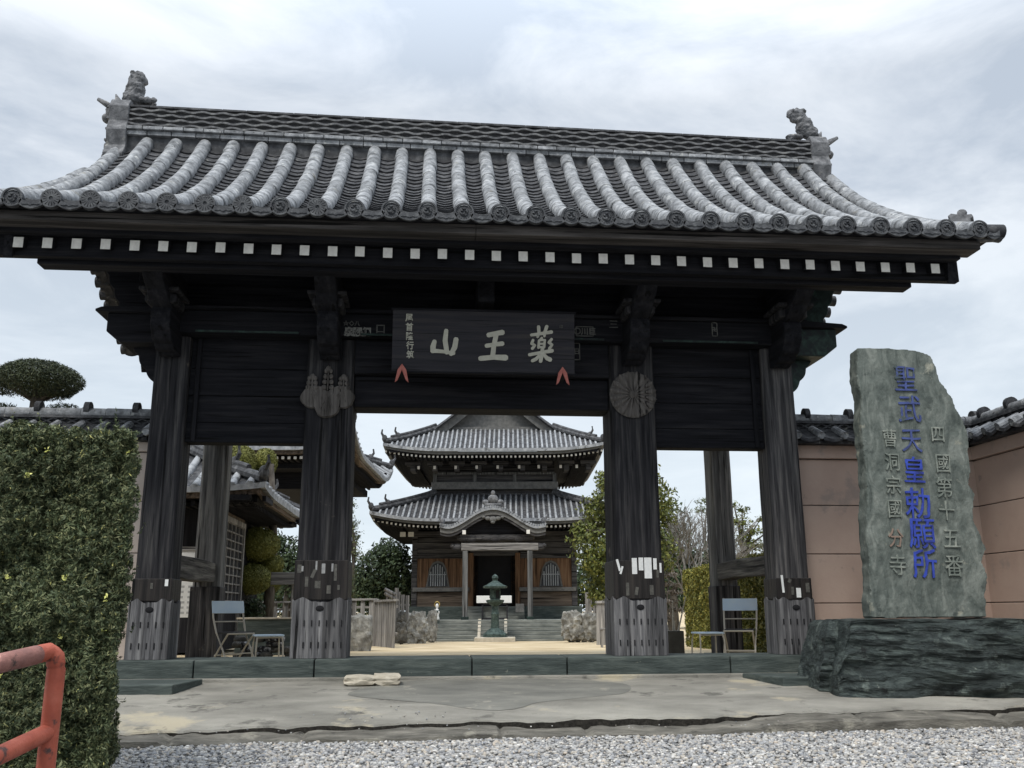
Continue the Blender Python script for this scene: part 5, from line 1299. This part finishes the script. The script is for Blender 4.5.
# jizo figure
q = V(435, 618, HD-6.6); jz = empty('small_statue', Vector((q.x, q.y, HG+zpl)), -YAW, 'small white monk figure with a ring halo at the left of the hall steps', 'statue')
s = (HD-6.6)/930
mb = MB().lathe([(2.6*s, 0), (2.5*s, 1.5*s), (2.0*s, 4*s), (2.2*s, 7*s), (1.6*s, 10*s), (.8*s, 11*s), (1.3*s, 12*s), (1.5*s, 13.4*s), (1.2*s, 14.8*s), (.2*s, 15.5*s)], n=16); mb.ball((-1.8*s, -.03, 7*s), (.8*s, .9*s, 1.6*s)); mb.ball((1.8*s, -.03, 7*s), (.8*s, .9*s, 1.6*s)); mb.build('figure', PAPER, jz, smooth=True)
mb = MB(); mb.tube([(2.4*s*math.cos(a), .03, 14.6*s+2.6*s*math.sin(a)) for a in np.linspace(0, 2*math.pi, 20)], .02, 6); mb.build('halo', mat('brass', [(.35,.25,.07), (.5,.38,.14)], 8, rough=.4, metal=.6, bump=0), jz, smooth=True)
MB().lathe([(1.5*s, 9.6*s), (2.1*s, 8.6*s), (2.4*s, 6.9*s), (1.9*s, 6.6*s), (1.5*s, 9.0*s)], n=14).build('bib', GSTONE, jz, smooth=True)
MB().box(-2.6*s, 2.6*s, -2*s, 2*s, -.3, 0.0).build('statue_foot', GSTONE, jz)

# ================================================================== BELL-TOWER-LIKE BUILDING, left
d1 = 24.0; bw_ = 5.6; bdp = 8.0
c = V(352, 440, d1); bt = empty('bell_pavilion', Vector((c.x, c.y, court_z(12))), -YAW, 'dark open pavilion with a heavy tiled hip roof left of the hall', 'pavilion')
W2, D2 = bw_/2, bdp/2
bc = bt; bt.location = Vector((c.x, c.y, court_z(12)))-RT*W2+FH*D2
ez = c.z-court_z(12)-.15
hiproof(bc, W2, D2, ez, lambda s: .42*s+.06*s*s, 2.6, .26, .60, (W2-1.5, D2-1.8), tile_r=.07, fm=BARGE)
MB().box(-W2+1.3, W2-1.3, -D2+1.5, D2-1.5, ez-.9, ez-.15).build('frieze', W['x'], bc)
MB().box(-W2+.7, W2-.7, -D2+.7, D2-.7, ez-.45, ez-.25).build('bracket_layer', W['x'], bc)
for sx_ in (-1, 1):
    for sy_ in (-1, 1): MB().tube([(sx_*(W2-1.5), sy_*(D2-1.8), 0), (sx_*(W2-1.5), sy_*(D2-1.8), ez-.9)], .17, 12).build('post', W['z'], bc, smooth='auto')
# ================================================================== SMALL BUILDING near left, hip roof
# eave corner seen at (262,490)
ds = 17.0
c = V(262, 487, ds); sh = empty('small_hall', Vector((c.x, c.y, court_z(5))), 0, 'small weathered building with grey tiled roof and lattice window left behind the gate', 'building')
WW, DD = 3.2, 2.9
fr = sh; sh.location = (c.x-WW, c.y+DD, court_z(5))
ez = c.z-court_z(5)
hiproof(fr, WW, DD, ez, lambda s: .42*s+.05*s*s, 2.7, .33, .10, (WW-.90, DD-.75), tile_r=.085, fm=BARGE, ends=False)
wl = MB().box(-WW+.90, WW-.90, -DD+.85, DD-.75, .02, ez-.05).build('wall', W['z'], fr)
# lattice window on the +x face
xf = WW-.90
lat = empty('lattice_window', (xf, 0, 0)); lat.parent = fr
zl0, zl1 = .95, 2.45
MB().box(.002, .03, -DD+.95, -DD+2.85, zl0, zl1).build('window_back', INTER, lat)
mb = MB()
for k in range(6): yy = -DD+.95+1.9*k/5; mb.box(.03, .055, yy-.018, yy+.018, zl0, zl1)
for k in range(10): z = zl0+(zl1-zl0)*k/9; mb.box(.032, .06, -DD+.95, -DD+2.85, z-.014, z+.014)
mb.build('lattice', WG, lat)
mb = MB(); mb.box(.0, .08, -DD+.84, -DD+.95, .05, zl1+.1); mb.box(.0, .08, -DD+2.85, -DD+2.95, .05, zl1+.1); mb.box(.0, .085, -DD+.84, -DD+2.95, zl1, zl1+.1); mb.box(.0, .085, -DD+.84, -DD+2.95, zl0-.1, zl0); mb.build('frame', WG, lat)
MB().box(-.02, .04, -DD+.86, -DD+3.0, zl1+.12, ez-.1).build('upper_boards', WBRx, lat)
# notice board in front of the building
nb = empty('notice_board', V(189, 610, 15.3), 0, 'white notice board behind the left outer gate post', 'notice board'); nb.location.z = court_z(3.5)
def NBp(px, py): q = V(px, py, 15.3)-nb.location; return Vector((q.x, q.y, q.z))
a, b = NBp(168, 545), NBp(206, 615)
bdn = MB().box(a.x, b.x, -.02, .02, b.z, a.z).build('panel', PAPER, nb, bev=.005)
hz0 = NBp(189, 548).z; MB().box(a.x-.02, b.x+.02, -.04, .03, hz0, hz0+.06).build('header', WGx, nb)
mb = MB()
for k in range(3): z = NBp(189, 556+k*3.4).z; mb.box(a.x+.08, b.x-.06, -.023, -.021, z-.02+.008*k, z)
for k in range(6):
    z = NBp(189, 583+k*5.2).z
    for j in range(4): xx = a.x+.06+j*.15; mb.box(xx, xx+random.uniform(.07, .12), -.023, -.021, z-.035, z)
mb.build('printed_lines', mat('grey_print', [(.35,.36,.36), (.45,.46,.46)], 10, bump=0), nb)
for x in (a.x, b.x): MB().box(x-.03, x+.03, 0.03, .09, 0, a.z).build('leg', WG, nb)
# ================================================================== TOPIARY behind the small building
d = 20.8
base = V(262, 610, d); org = Vector((base.x, base.y, court_z(10))); tp = empty('cloud_pruned_tree', org, -YAW, 'tall tree pruned into mossy green cushions beside the small building', 'tree')
def lo(px, py): return loc_on(px, py, d, org)
s = d/930; bls = []
for (px, py, a, b, off) in ((238, 460, 16, 17, 0), (259, 457, 11, 14, .5), (222, 452, 14, 14, .4), (256, 542, 20, 15.5, 0), (266, 562, 11, 10, .35), (250, 577, 19, 14, -.1), (266, 574, 9, 16, .4), (240, 556, 14, 12, .4), (245, 500, 14, 16, .3)):
    a *= 1.12; b *= 1.08; q = lo(px, py); bl = [((q.x, q.y+off, q.z), (a*s, a*s, b*s))]
    P, Nn = blob_pts(bl, 2600, .03, .10); v, f = leaves(P, Nn, .030, .010, .7); o = npmesh('foliage_pad', v, f, LF_TOP, tp)
    MB().ball((q.x, q.y+off, q.z), (a*s*.93, a*s*.93, b*s*.92), 20, 12).build('pad_core', LF_TOP, o, smooth=True)
    bls.append(q)
trunkmesh(tp, [([(0, .3, 0), (.05, .3, bls[3].z), (-.1, .3, bls[0].z)], [.13, .10, .06])])
d = 20.0; base = V(250, 610, d)
sh_ = empty('shrub', Vector((base.x, base.y, court_z(9))), -YAW, 'loose green shrub at the foot of the cloud-pruned tree', 'shrub')
bl = []
for (px, py, a, b) in ((246, 612, 9, 12), (256, 610, 8, 13), (250, 603, 8, 8)):
    q = loc_on(px, py, d, sh_.location); bl.append(((q.x, q.y, q.z), (a*d/930, a*d/930, b*d/930)))
foliage('foliage', bl, 900, .04, .015, LF_DK, sh_, lump=.3, shell=.8); trunkmesh(sh_, [([(0, 0, 0), (0, 0, .4)], [.03, .02])], name='stem')
# ================================================================== LEFT COURT: low walls, fences
def px_box(name, label, cat, px0, px1, py0, d, depth, material, bev=.01, group=None, zg=None):
    a = V(px0, py0, d); b = V(px1, py0, d); g0 = court_z(a.y) if zg is None else zg
    root = MB().box(0, (b-a).length, 0, depth, 0, a.z-g0).build(name, material, None, bev=bev); root.location = (a.x, a.y, g0); root.rotation_euler[2] = -YAW
    return tag(root, label, cat, group)
lw = px_box('low_stone_wall', 'low green stone wall with a pale top behind the left folding chair', 'wall', 236, 300, 617, 17.5, .5, GSTONE)
MB().box(-.02, 1.2, -.03, .52, lw.dimensions.z if 0 else (V(236, 617, 17.5).z-court_z(V(236, 617, 17.5).y)), (V(236, 617, 17.5).z-court_z(V(236, 617, 17.5).y))+.03).build('coping', SANDST, lw)
MB().box(.0, 1.2, -.10, -.002, 0, .22).build('foot_course', GSTONE, lw)
def picket_fence(label, pts_px, gap=.14, name='picket_fence', mt=WG, wdt=.05, rails=(.3, .85), jag=0, group='fences round the court'):
    """pts_px: (px, py_top, depth) polyline"""
    P = [V(*p) for p in pts_px]; org = Vector((P[0].x, P[0].y, court_z(P[0].y))); root = empty(name, org, 0, label, 'fence', group)
    for i in range(len(P)-1):
        A, B = P[i], P[i+1]; L_ = math.hypot(B.x-A.x, B.y-A.y); dr = Vector(((B.x-A.x)/L_, (B.y-A.y)/L_, 0)); n = max(2, int(L_/gap))
        M0 = Matrix.Translation(Vector((A.x, A.y, 0))-Vector((org.x, org.y, 0))) @ Matrix.Rotation(math.atan2(dr.y, dr.x), 4, 'Z')
        mb = MB(); gz_ = court_z((A.y+B.y)/2)-org.z
        for k in range(n):
            x = L_*(k+.5)/n; zt = A.z+(B.z-A.z)*(k+.5)/n-org.z+random.uniform(-jag, jag); mb.box(x-wdt, x+wdt, -.012+random.uniform(-.004, .004), .012, gz_-.05, zt, M0)
        mb.build('pickets', mt, root)
        h_ = (A.z-org.z)
        for r_ in rails:
            z0 = gz_+(h_-gz_)*r_; z1 = gz_+(B.z-org.z-gz_)*r_; MB().box(0, L_, .014, .06, z0-.03, z0+.03, M0).build('rail', WGx, root)
        if not jag: MB().box(-.03, L_+.03, -.05, .07, min(A.z, B.z)-org.z-.005, min(A.z, B.z)-org.z+.045, M0).build('top_rail', WGx, root)
        MB().box(-.05, .05, -.06, .08, gz_-.1, A.z-org.z+.03, M0).build('fence_post', mt, root)
    return root
picket_fence('weathered slatted fence turning a corner left of the hall', [(340, 599, 25), (374, 599, 25), (394, 600, 22.5)], .20, wdt=.055)
picket_fence('taller jagged pale board fence between the slatted fence and the hall', [(395, 588, 29), (408, 594, 29)], .13, wdt=.055, jag=.12, rails=(.3, .7))
picket_fence('dark low picket fence behind the low stone wall', [(258, 601, 24), (300, 600, 24)], .22, wdt=.05)
gr_ = empty('fallen_handrail', V(382, 600, 27), -YAW, 'pair of slanting pale rails on posts behind the slatted fence', 'handrail'); gr_.location.z = court_z(15)
def GP(px, py, dd=27): return loc_on(px, py, dd, gr_.location)
for py in (588, 592):
    a = GP(383, py); b = GP(394, py+6); MB().tube([(a.x, 0, a.z), (b.x, 0, b.z)], .05, 8).build('rail', WG, gr_, smooth='auto')
for px in (386, 392): a = GP(px, 592); MB().tube([(a.x, 0.05, 0), (a.x, .05, a.z)], .05, 8).build('post', WG, gr_, smooth='auto')
hb = empty('timber_crossbar', V(283, 577, 20), -YAW, 'weathered horizontal plank on posts beside the cloud-pruned tree', 'timber rail'); hb.location.z = court_z(8)
a = loc_on(270, 570.5, 20, hb.location); b = loc_on(305, 583, 20, hb.location)
MB().box(a.x, b.x, -.04, .04, b.z, a.z).build('plank', WGx, hb, bev=.01)
for x in (loc_on(290.5, 590, 20, hb.location).x, b.x-.05): MB().box(x-.035, x+.035, 0.045, .12, 0, b.z+.1).build('post', WG, hb, bev=.01)
# rocks
def prock(label, px0, px1, py0, py1, d, material, seed, boxy=.45, amp=.22, name='garden_rock', group='garden rocks in the court', dep=None, fr=1.2):
    a = V(px0, py1, d); b = V(px1, py0, d); w__ = (b-a).dot(RT); h = b.z-a.z; c_ = V((px0+px1)/2, (py0+py1)/2, d)
    o = rock(name, c_, (w__/2/1.02, (dep or w__/2*.8), h/2*1.04), material, seed, None, boxy, amp, 4, True, fr); o.rotation_euler[2] = -YAW
    gz_ = court_z(c_.y)-.05
    return tag(o, label, 'rock', group)
prock('broad smooth-sided grey rock in front of the slatted fence', 342, 371, 614, 653, 20, ROCKG, 1, .75, .12)
prock('tall pale pitted rock standing left of the hall steps', 404, 426, 612, 644, 28.5, ROCKG, 2, .45, .28, fr=1.8)
prock('narrow pale rock leaning beside the left end of the steps', 424, 436, 610, 642, 30, ROCKG, 4, .4, .25, fr=1.6)
prock('dark mossy rock below the jagged board fence', 393, 406, 621, 643, 27, ROCKD, 6)
prock('small brownish rock stacked on the dark rock by the fence', 395, 405, 611, 624, 27.6, ROCKD, 11)
prock('pale jagged rock at the right end of the hall steps', 560, 582, 612, 642, 29, ROCKG, 8, .5, .25, fr=1.8)
prock('squat pale rock beside the jagged rock right of the steps', 578, 596, 614, 642, 29, ROCKG, 9, .6, .2, fr=1.6)
# ================================================================== RIGHT COURT
picket_fence('weathered board fence right of the hall behind the evergreen', [(585, 594, 31), (612, 594, 31)], .16, wdt=.07, jag=.06, rails=(.3, .7))
q = V(604, 643, 25); pz = court_z(q.y)
wc = empty('wooden_post', Vector((q.x, q.y, pz)), -YAW, 'short weathered wooden post right of the hall steps', 'post')
hh = loc_on(600, 604, 25, wc.location).z
MB().tube([(-.1, 0, 0), (-.1, 0, hh)], [.15, .13], 12).build('shaft', WG, wc, smooth='auto'); MB().tube([(-.1, 0, hh), (-.1, 0, hh+.06)], [.17, .16], 12).build('cap', WG, wc, smooth='auto')
q = V(606, 645, 22); ws = empty('wooden_stand', Vector((q.x, q.y, court_z(q.y))), -YAW, 'small pale wooden stand in front of the short post', 'stand')
hh = loc_on(606, 629, 22, ws.location).z
MB().box(-.17, .17, -.12, .12, hh-.04, hh).build('top', WGx, ws, bev=.005)
for x in (-.14, .14):
    for y in (-.09, .09): MB().box(x-.02, x+.02, y-.02, y+.02, 0, hh-.04).build('leg', WG, ws)
# trees on the right
tree('dense yellow-green evergreen partly hidden by the right inner post', 628, 27, court_z(15), [(590, 545, 22, 20, 0), (598, 510, 18, 18, .4), (612, 490, 20, 18, 0), (640, 500, 30, 32, 0), (662, 508, 16, 22, .3), (600, 575, 20, 22, .3), (625, 560, 30, 34, 0), (655, 550, 22, 30, .2), (603, 480, 9, 9, 0), (588, 562, 14, 14, -.3), (640, 475, 18, 12, 0), (597, 598, 10, 10, 0), (577, 530, 8, 9, 0)], 260, .07, .030, LF_YEL, None, 'evergreen_tree', .2, lump=.35, shell=.65, gap=.28, jit=.9)
tree('dark evergreen standing behind the bare grey tree', 672, 33, court_z(21), [(672, 535, 20, 26), (690, 560, 24, 18), (668, 575, 22, 18), (700, 575, 22, 12)], 200, .08, .035, LF_DK, None, 'evergreen_tree', .2, lump=.4, shell=.8, gap=.1)
tree('green tree with open layered boughs right of the rear gate post', 745, 30, court_z(18), [(741, 512, 8, 5), (738, 524, 14, 6), (750, 533, 15, 6), (740, 543, 14, 7), (755, 548, 14, 6), (760, 520, 6, 4), (752, 560, 18, 7), (738, 562, 14, 6), (768, 568, 12, 6), (733, 507, 4, 4), (765, 535, 6, 4)], 330, .06, .022, LF_YEL, None, 'layered_tree', .14, lump=.5, shell=.9, gap=.15)
tree('green tree with open layered boughs right of the rear gate post', 706, 38, court_z(18), [(706, 503, 12, 4), (714, 515, 8, 6), (700, 512, 10, 4), (722, 530, 9, 8)], 330, .06, .022, LF_PALE, None, 'layered_tree', .10, lump=.5, shell=.9, gap=.05)
bpy.data.objects['layered_tree.001']['label'] = 'pale thin-leaved treetop showing above the bare grey tree'
# bare grey tree
d = 29.0; base = V(697, 610, d); org = Vector((base.x, base.y, court_z(17))); bt_ = empty('bare_tree', org, -YAW, 'leafless grey tree with fine upright twigs left of the rear right post', 'tree')
rng = random.Random(3); segs = []
def grow(p, dr, L_, r, lev):
    q = p+dr*L_; m_ = p.lerp(q, .5)+Vector((rng.uniform(-1, 1), rng.uniform(-1, 1), 0))*L_*.08; segs.append(([p, m_, q], [r, r*.85, r*.65]))
    if lev == 0: return
    for k in range(rng.choice((3, 3, 4))):
        nd_ = (dr+Vector((rng.uniform(-.8, .8), rng.uniform(-.8, .8), rng.uniform(-.15, .5)))).normalized(); grow(p.lerp(q, rng.uniform(.55, 1)), nd_, L_*rng.uniform(.6, .82), r*.58, lev-1)
top = loc_on(697, 495, d, org).z
for x in (-.4, .1, .5): grow(Vector((x*.4, 0, 0)), Vector((x*.25, rng.uniform(-.1, .1), 1)).normalized(), top*.36, .07, 5)
trunkmesh(bt_, segs, BARKG)
d = 24; base = V(665, 610, d); org = Vector((base.x, base.y, court_z(12))); br = empty('layered_shrub', org, -YAW, 'brown layered shrub between the right inner post and the gold hedge', 'shrub')
bl = []
for (px, py, a, b) in ((668, 576, 9, 2.5), (664, 586, 12, 2.5), (672, 594, 11, 2.5), (665, 603, 13, 3), (674, 611, 9, 2.5), (664, 620, 11, 3)):
    q = loc_on(px, py, d, org); bl.append(((q.x, q.y, q.z), (a*d/930, a*d/930, b*d/930)))
foliage('foliage', bl, 420, .05, .012, LF_BR, br, lump=.4, shell=.9); trunkmesh(br, [([(0, 0, 0), (.05, 0, .5), (0, 0, 1.0), (.1, 0, 1.7)], [.05, .04, .03, .015])], name='stem')
# gold-flecked hedge running away from the gate
A = V(681, 572, 22.5); Bh = V(778, 552, 14.7)
ln = math.hypot(Bh.x-A.x, Bh.y-A.y); an = math.atan2(Bh.y-A.y, Bh.x-A.x)
gh_ = hedge('clipped_hedge', 'yellow-flecked clipped hedge behind the right folding chair', 0, ln+.15, 0, .9, 0, 1.72, 2600, .035, .014, LF_GOLD, rz=an, loc=(A.x, A.y, court_z(9)), faces='flt', lump=.03)
# planter with stakes
q = V(672, 657, 15.5); pl_ = empty('planter_box', Vector((q.x, q.y, court_z(q.y))), 0, 'square grey planter with bare upright stakes right of the inner post', 'planter')
hh = loc_on(672, 632, 15.5, pl_.location).z
MB().box(-.14, .14, -.14, .14, 0, hh).build('box', mat('grey_planter', [(.07,.068,.06), (.12,.115,.10)], 6, rough=.8), pl_, bev=.01)
for (x, t_) in ((-.07, -.12), (.0, .02), (.08, .16), (.03, -.02)): MB().tube([(x, 0, hh-.02), (x+t_, .02, hh+.50+random.uniform(-.1, .05))], [.014, .008], 6).build('stake', CREAM, pl_)
# ================================================================== TREES left behind the fence
tree('broad dark evergreen behind the slatted fence left of the hall', 385, 42, court_z(22), [(375, 575, 26, 26), (398, 572, 18, 26), (388, 553, 20, 15), (405, 588, 12, 18), (360, 590, 20, 20), (385, 595, 24, 16)], 190, .10, .045, LF_DK, None, 'evergreen_tree', .25, lump=.25, shell=.6, gap=.3)
tree('slender pale-leaved conifer beside the left inner post', 350, 34, court_z(20), [(350, 505, 6, 10), (352, 522, 8, 10), (349, 540, 9, 12), (354, 552, 9, 10), (346, 528, 6, 12), (357, 535, 5, 8)], 210, .06, .02, LF_PALE, None, 'conifer', .1, lump=.4, shell=.95, gap=.05)
tree('leafy green tree behind the cloud-pruned tree and the side hall', 285, 36, court_z(20), [(280, 560, 22, 26), (300, 570, 22, 30), (270, 545, 14, 18), (310, 590, 20, 22)], 190, .09, .04, LF_DK, None, 'evergreen_tree', .22, lump=.3, shell=.6, gap=.3)
tree('pale green bush low against the left inner post', 348, 28, court_z(15), [(347, 578, 7, 14), (350, 592, 6, 10), (343, 560, 8, 12)], 420, .05, .018, LF_PALE, None, 'shrub', .05, lump=.4, shell=.9, gap=.2)
bpy.data.objects['shrub.001']['category'] = 'shrub'
tree('low dark treetop at the far left above the wall', -5, 24, .1, [(0, 407, 14, 7), (-14, 400, 14, 9)], 330, .06, .012, LF_PINE, None, 'pine_tree', .15, lump=.4, shell=.9)
tree('wide treeline mass of dark trees beyond the court on the right', 690, 55, -.25, [(640, 560, 40, 26), (700, 575, 50, 18), (760, 580, 50, 22), (820, 585, 40, 22), (590, 585, 40, 22), (540, 590, 40, 20), (440, 592, 50, 18), (370, 595, 50, 18), (300, 592, 40, 22), (240, 590, 40, 22), (670, 600, 40, 14), (720, 600, 40, 14)], 75, .16, .07, LF_DK, None, 'distant_trees', .3, lump=.3, shell=.5, gap=.6)
bpy.data.objects['distant_trees']['label'] = 'low dark treeline far beyond the court and the hall'; bpy.data.objects['distant_trees']['category'] = 'trees'
# ================================================================== FOLDING CHAIRS AND STOOLS
def folding_chair(loc, rz, label):
    r = empty('folding_chair', loc, rz, label, 'chair', 'folding chairs behind the gate sill')
    # sits facing -y locally
    MB().box(-.20, .20, -.18, .16, .395, .425).build('seat', DARKV, r, bev=.01)
    M = Matrix.Translation((0, .235, .70)) @ Matrix.Rotation(math.radians(-14), 4, 'X')
    MB().box(-.25, .25, -.008, .008, -.02, .16, M).build('backrest', BLUEP, r, bev=.006)
    for s in (-1, 1):
        MB().tube([(s*.235, .28, .86), (s*.235, .22, .62), (s*.225, .12, .42), (s*.215, -.08, .20), (s*.215, -.26, 0)], .013, 8).build('frame_tube', CREAM, r, smooth='auto')
        MB().tube([(s*.20, -.20, .40), (s*.195, .02, .22), (s*.195, .26, 0)], .013, 8).build('leg', CREAM, r, smooth='auto')
    mb = MB()
    mb.tube([(-.23, .20, .565), (.23, .20, .565)], .009, 8); mb.tube([(-.21, -.15, .13), (.21, -.15, .13)], .009, 8); mb.tube([(-.2, .18, .10), (.2, .18, .10)], .009, 8); mb.tube([(-.2, -.2, .40), (.2, -.2, .40)], .012, 8)
    mb.build('crossbar', CREAM, r, smooth='auto'); return r
def stool(loc, rz, label):
    r = empty('folding_stool', loc, rz, label, 'stool', 'small stools beside the folding chairs')
    MB().box(-.20, .20, -.15, .15, .36, .385).build('seat', BLUEP, r, bev=.01)
    for s in (-1, 1):
        MB().tube([(s*.17, -.13, .36), (s*.18, -.16, .28), (s*.19, -.18, 0)], .012, 8).build('leg', CREAM, r, smooth='auto')
        MB().tube([(s*.17, .13, .36), (s*.18, .16, .28), (s*.19, .18, 0)], .012, 8).build('leg', CREAM, r, smooth='auto')
    MB().tube([(-.17, -.1, .345), (.17, -.1, .345)], .010, 8).build('crossbar', CREAM, r, smooth='auto'); return r
def onc(px, d): q = V(px, 640, d); return Vector((q.x, q.y, court_z(q.y)+.002))
folding_chair(onc(232, 13.8), math.radians(38), 'folding chair with a pale blue back beside the left rear post')
stool(onc(266, 13.6), math.radians(18), 'pale-topped folding stool right of the left folding chair')
folding_chair(onc(738, 13.9), math.radians(-24), 'folding chair with a pale blue back beside the right rear post')
stool(onc(706, 13.9), math.radians(5), 'pale-topped folding stool left of the right folding chair')
# bundle of firewood / mats behind the left stool
q = onc(263, 15.0); bn = empty('rock_pile', q, -YAW, 'low pile of dark and white mottled stones behind the left stool', 'rock pile')
mt = mat('mottled_stone', [(.01,.01,.012), (.06,.06,.062), (.50,.50,.50)], 14, rough=.9, bump=.8, rmin=.38, rmax=.62)
for k in range(26):
    rock('stone', (random.uniform(-.42, .42), random.uniform(-.15, .15), .07+.08*(k % 4)), (random.uniform(.07, .13), .09, .055), mt if k % 3 else ROCKD, k, bn, .3, .2, 2)
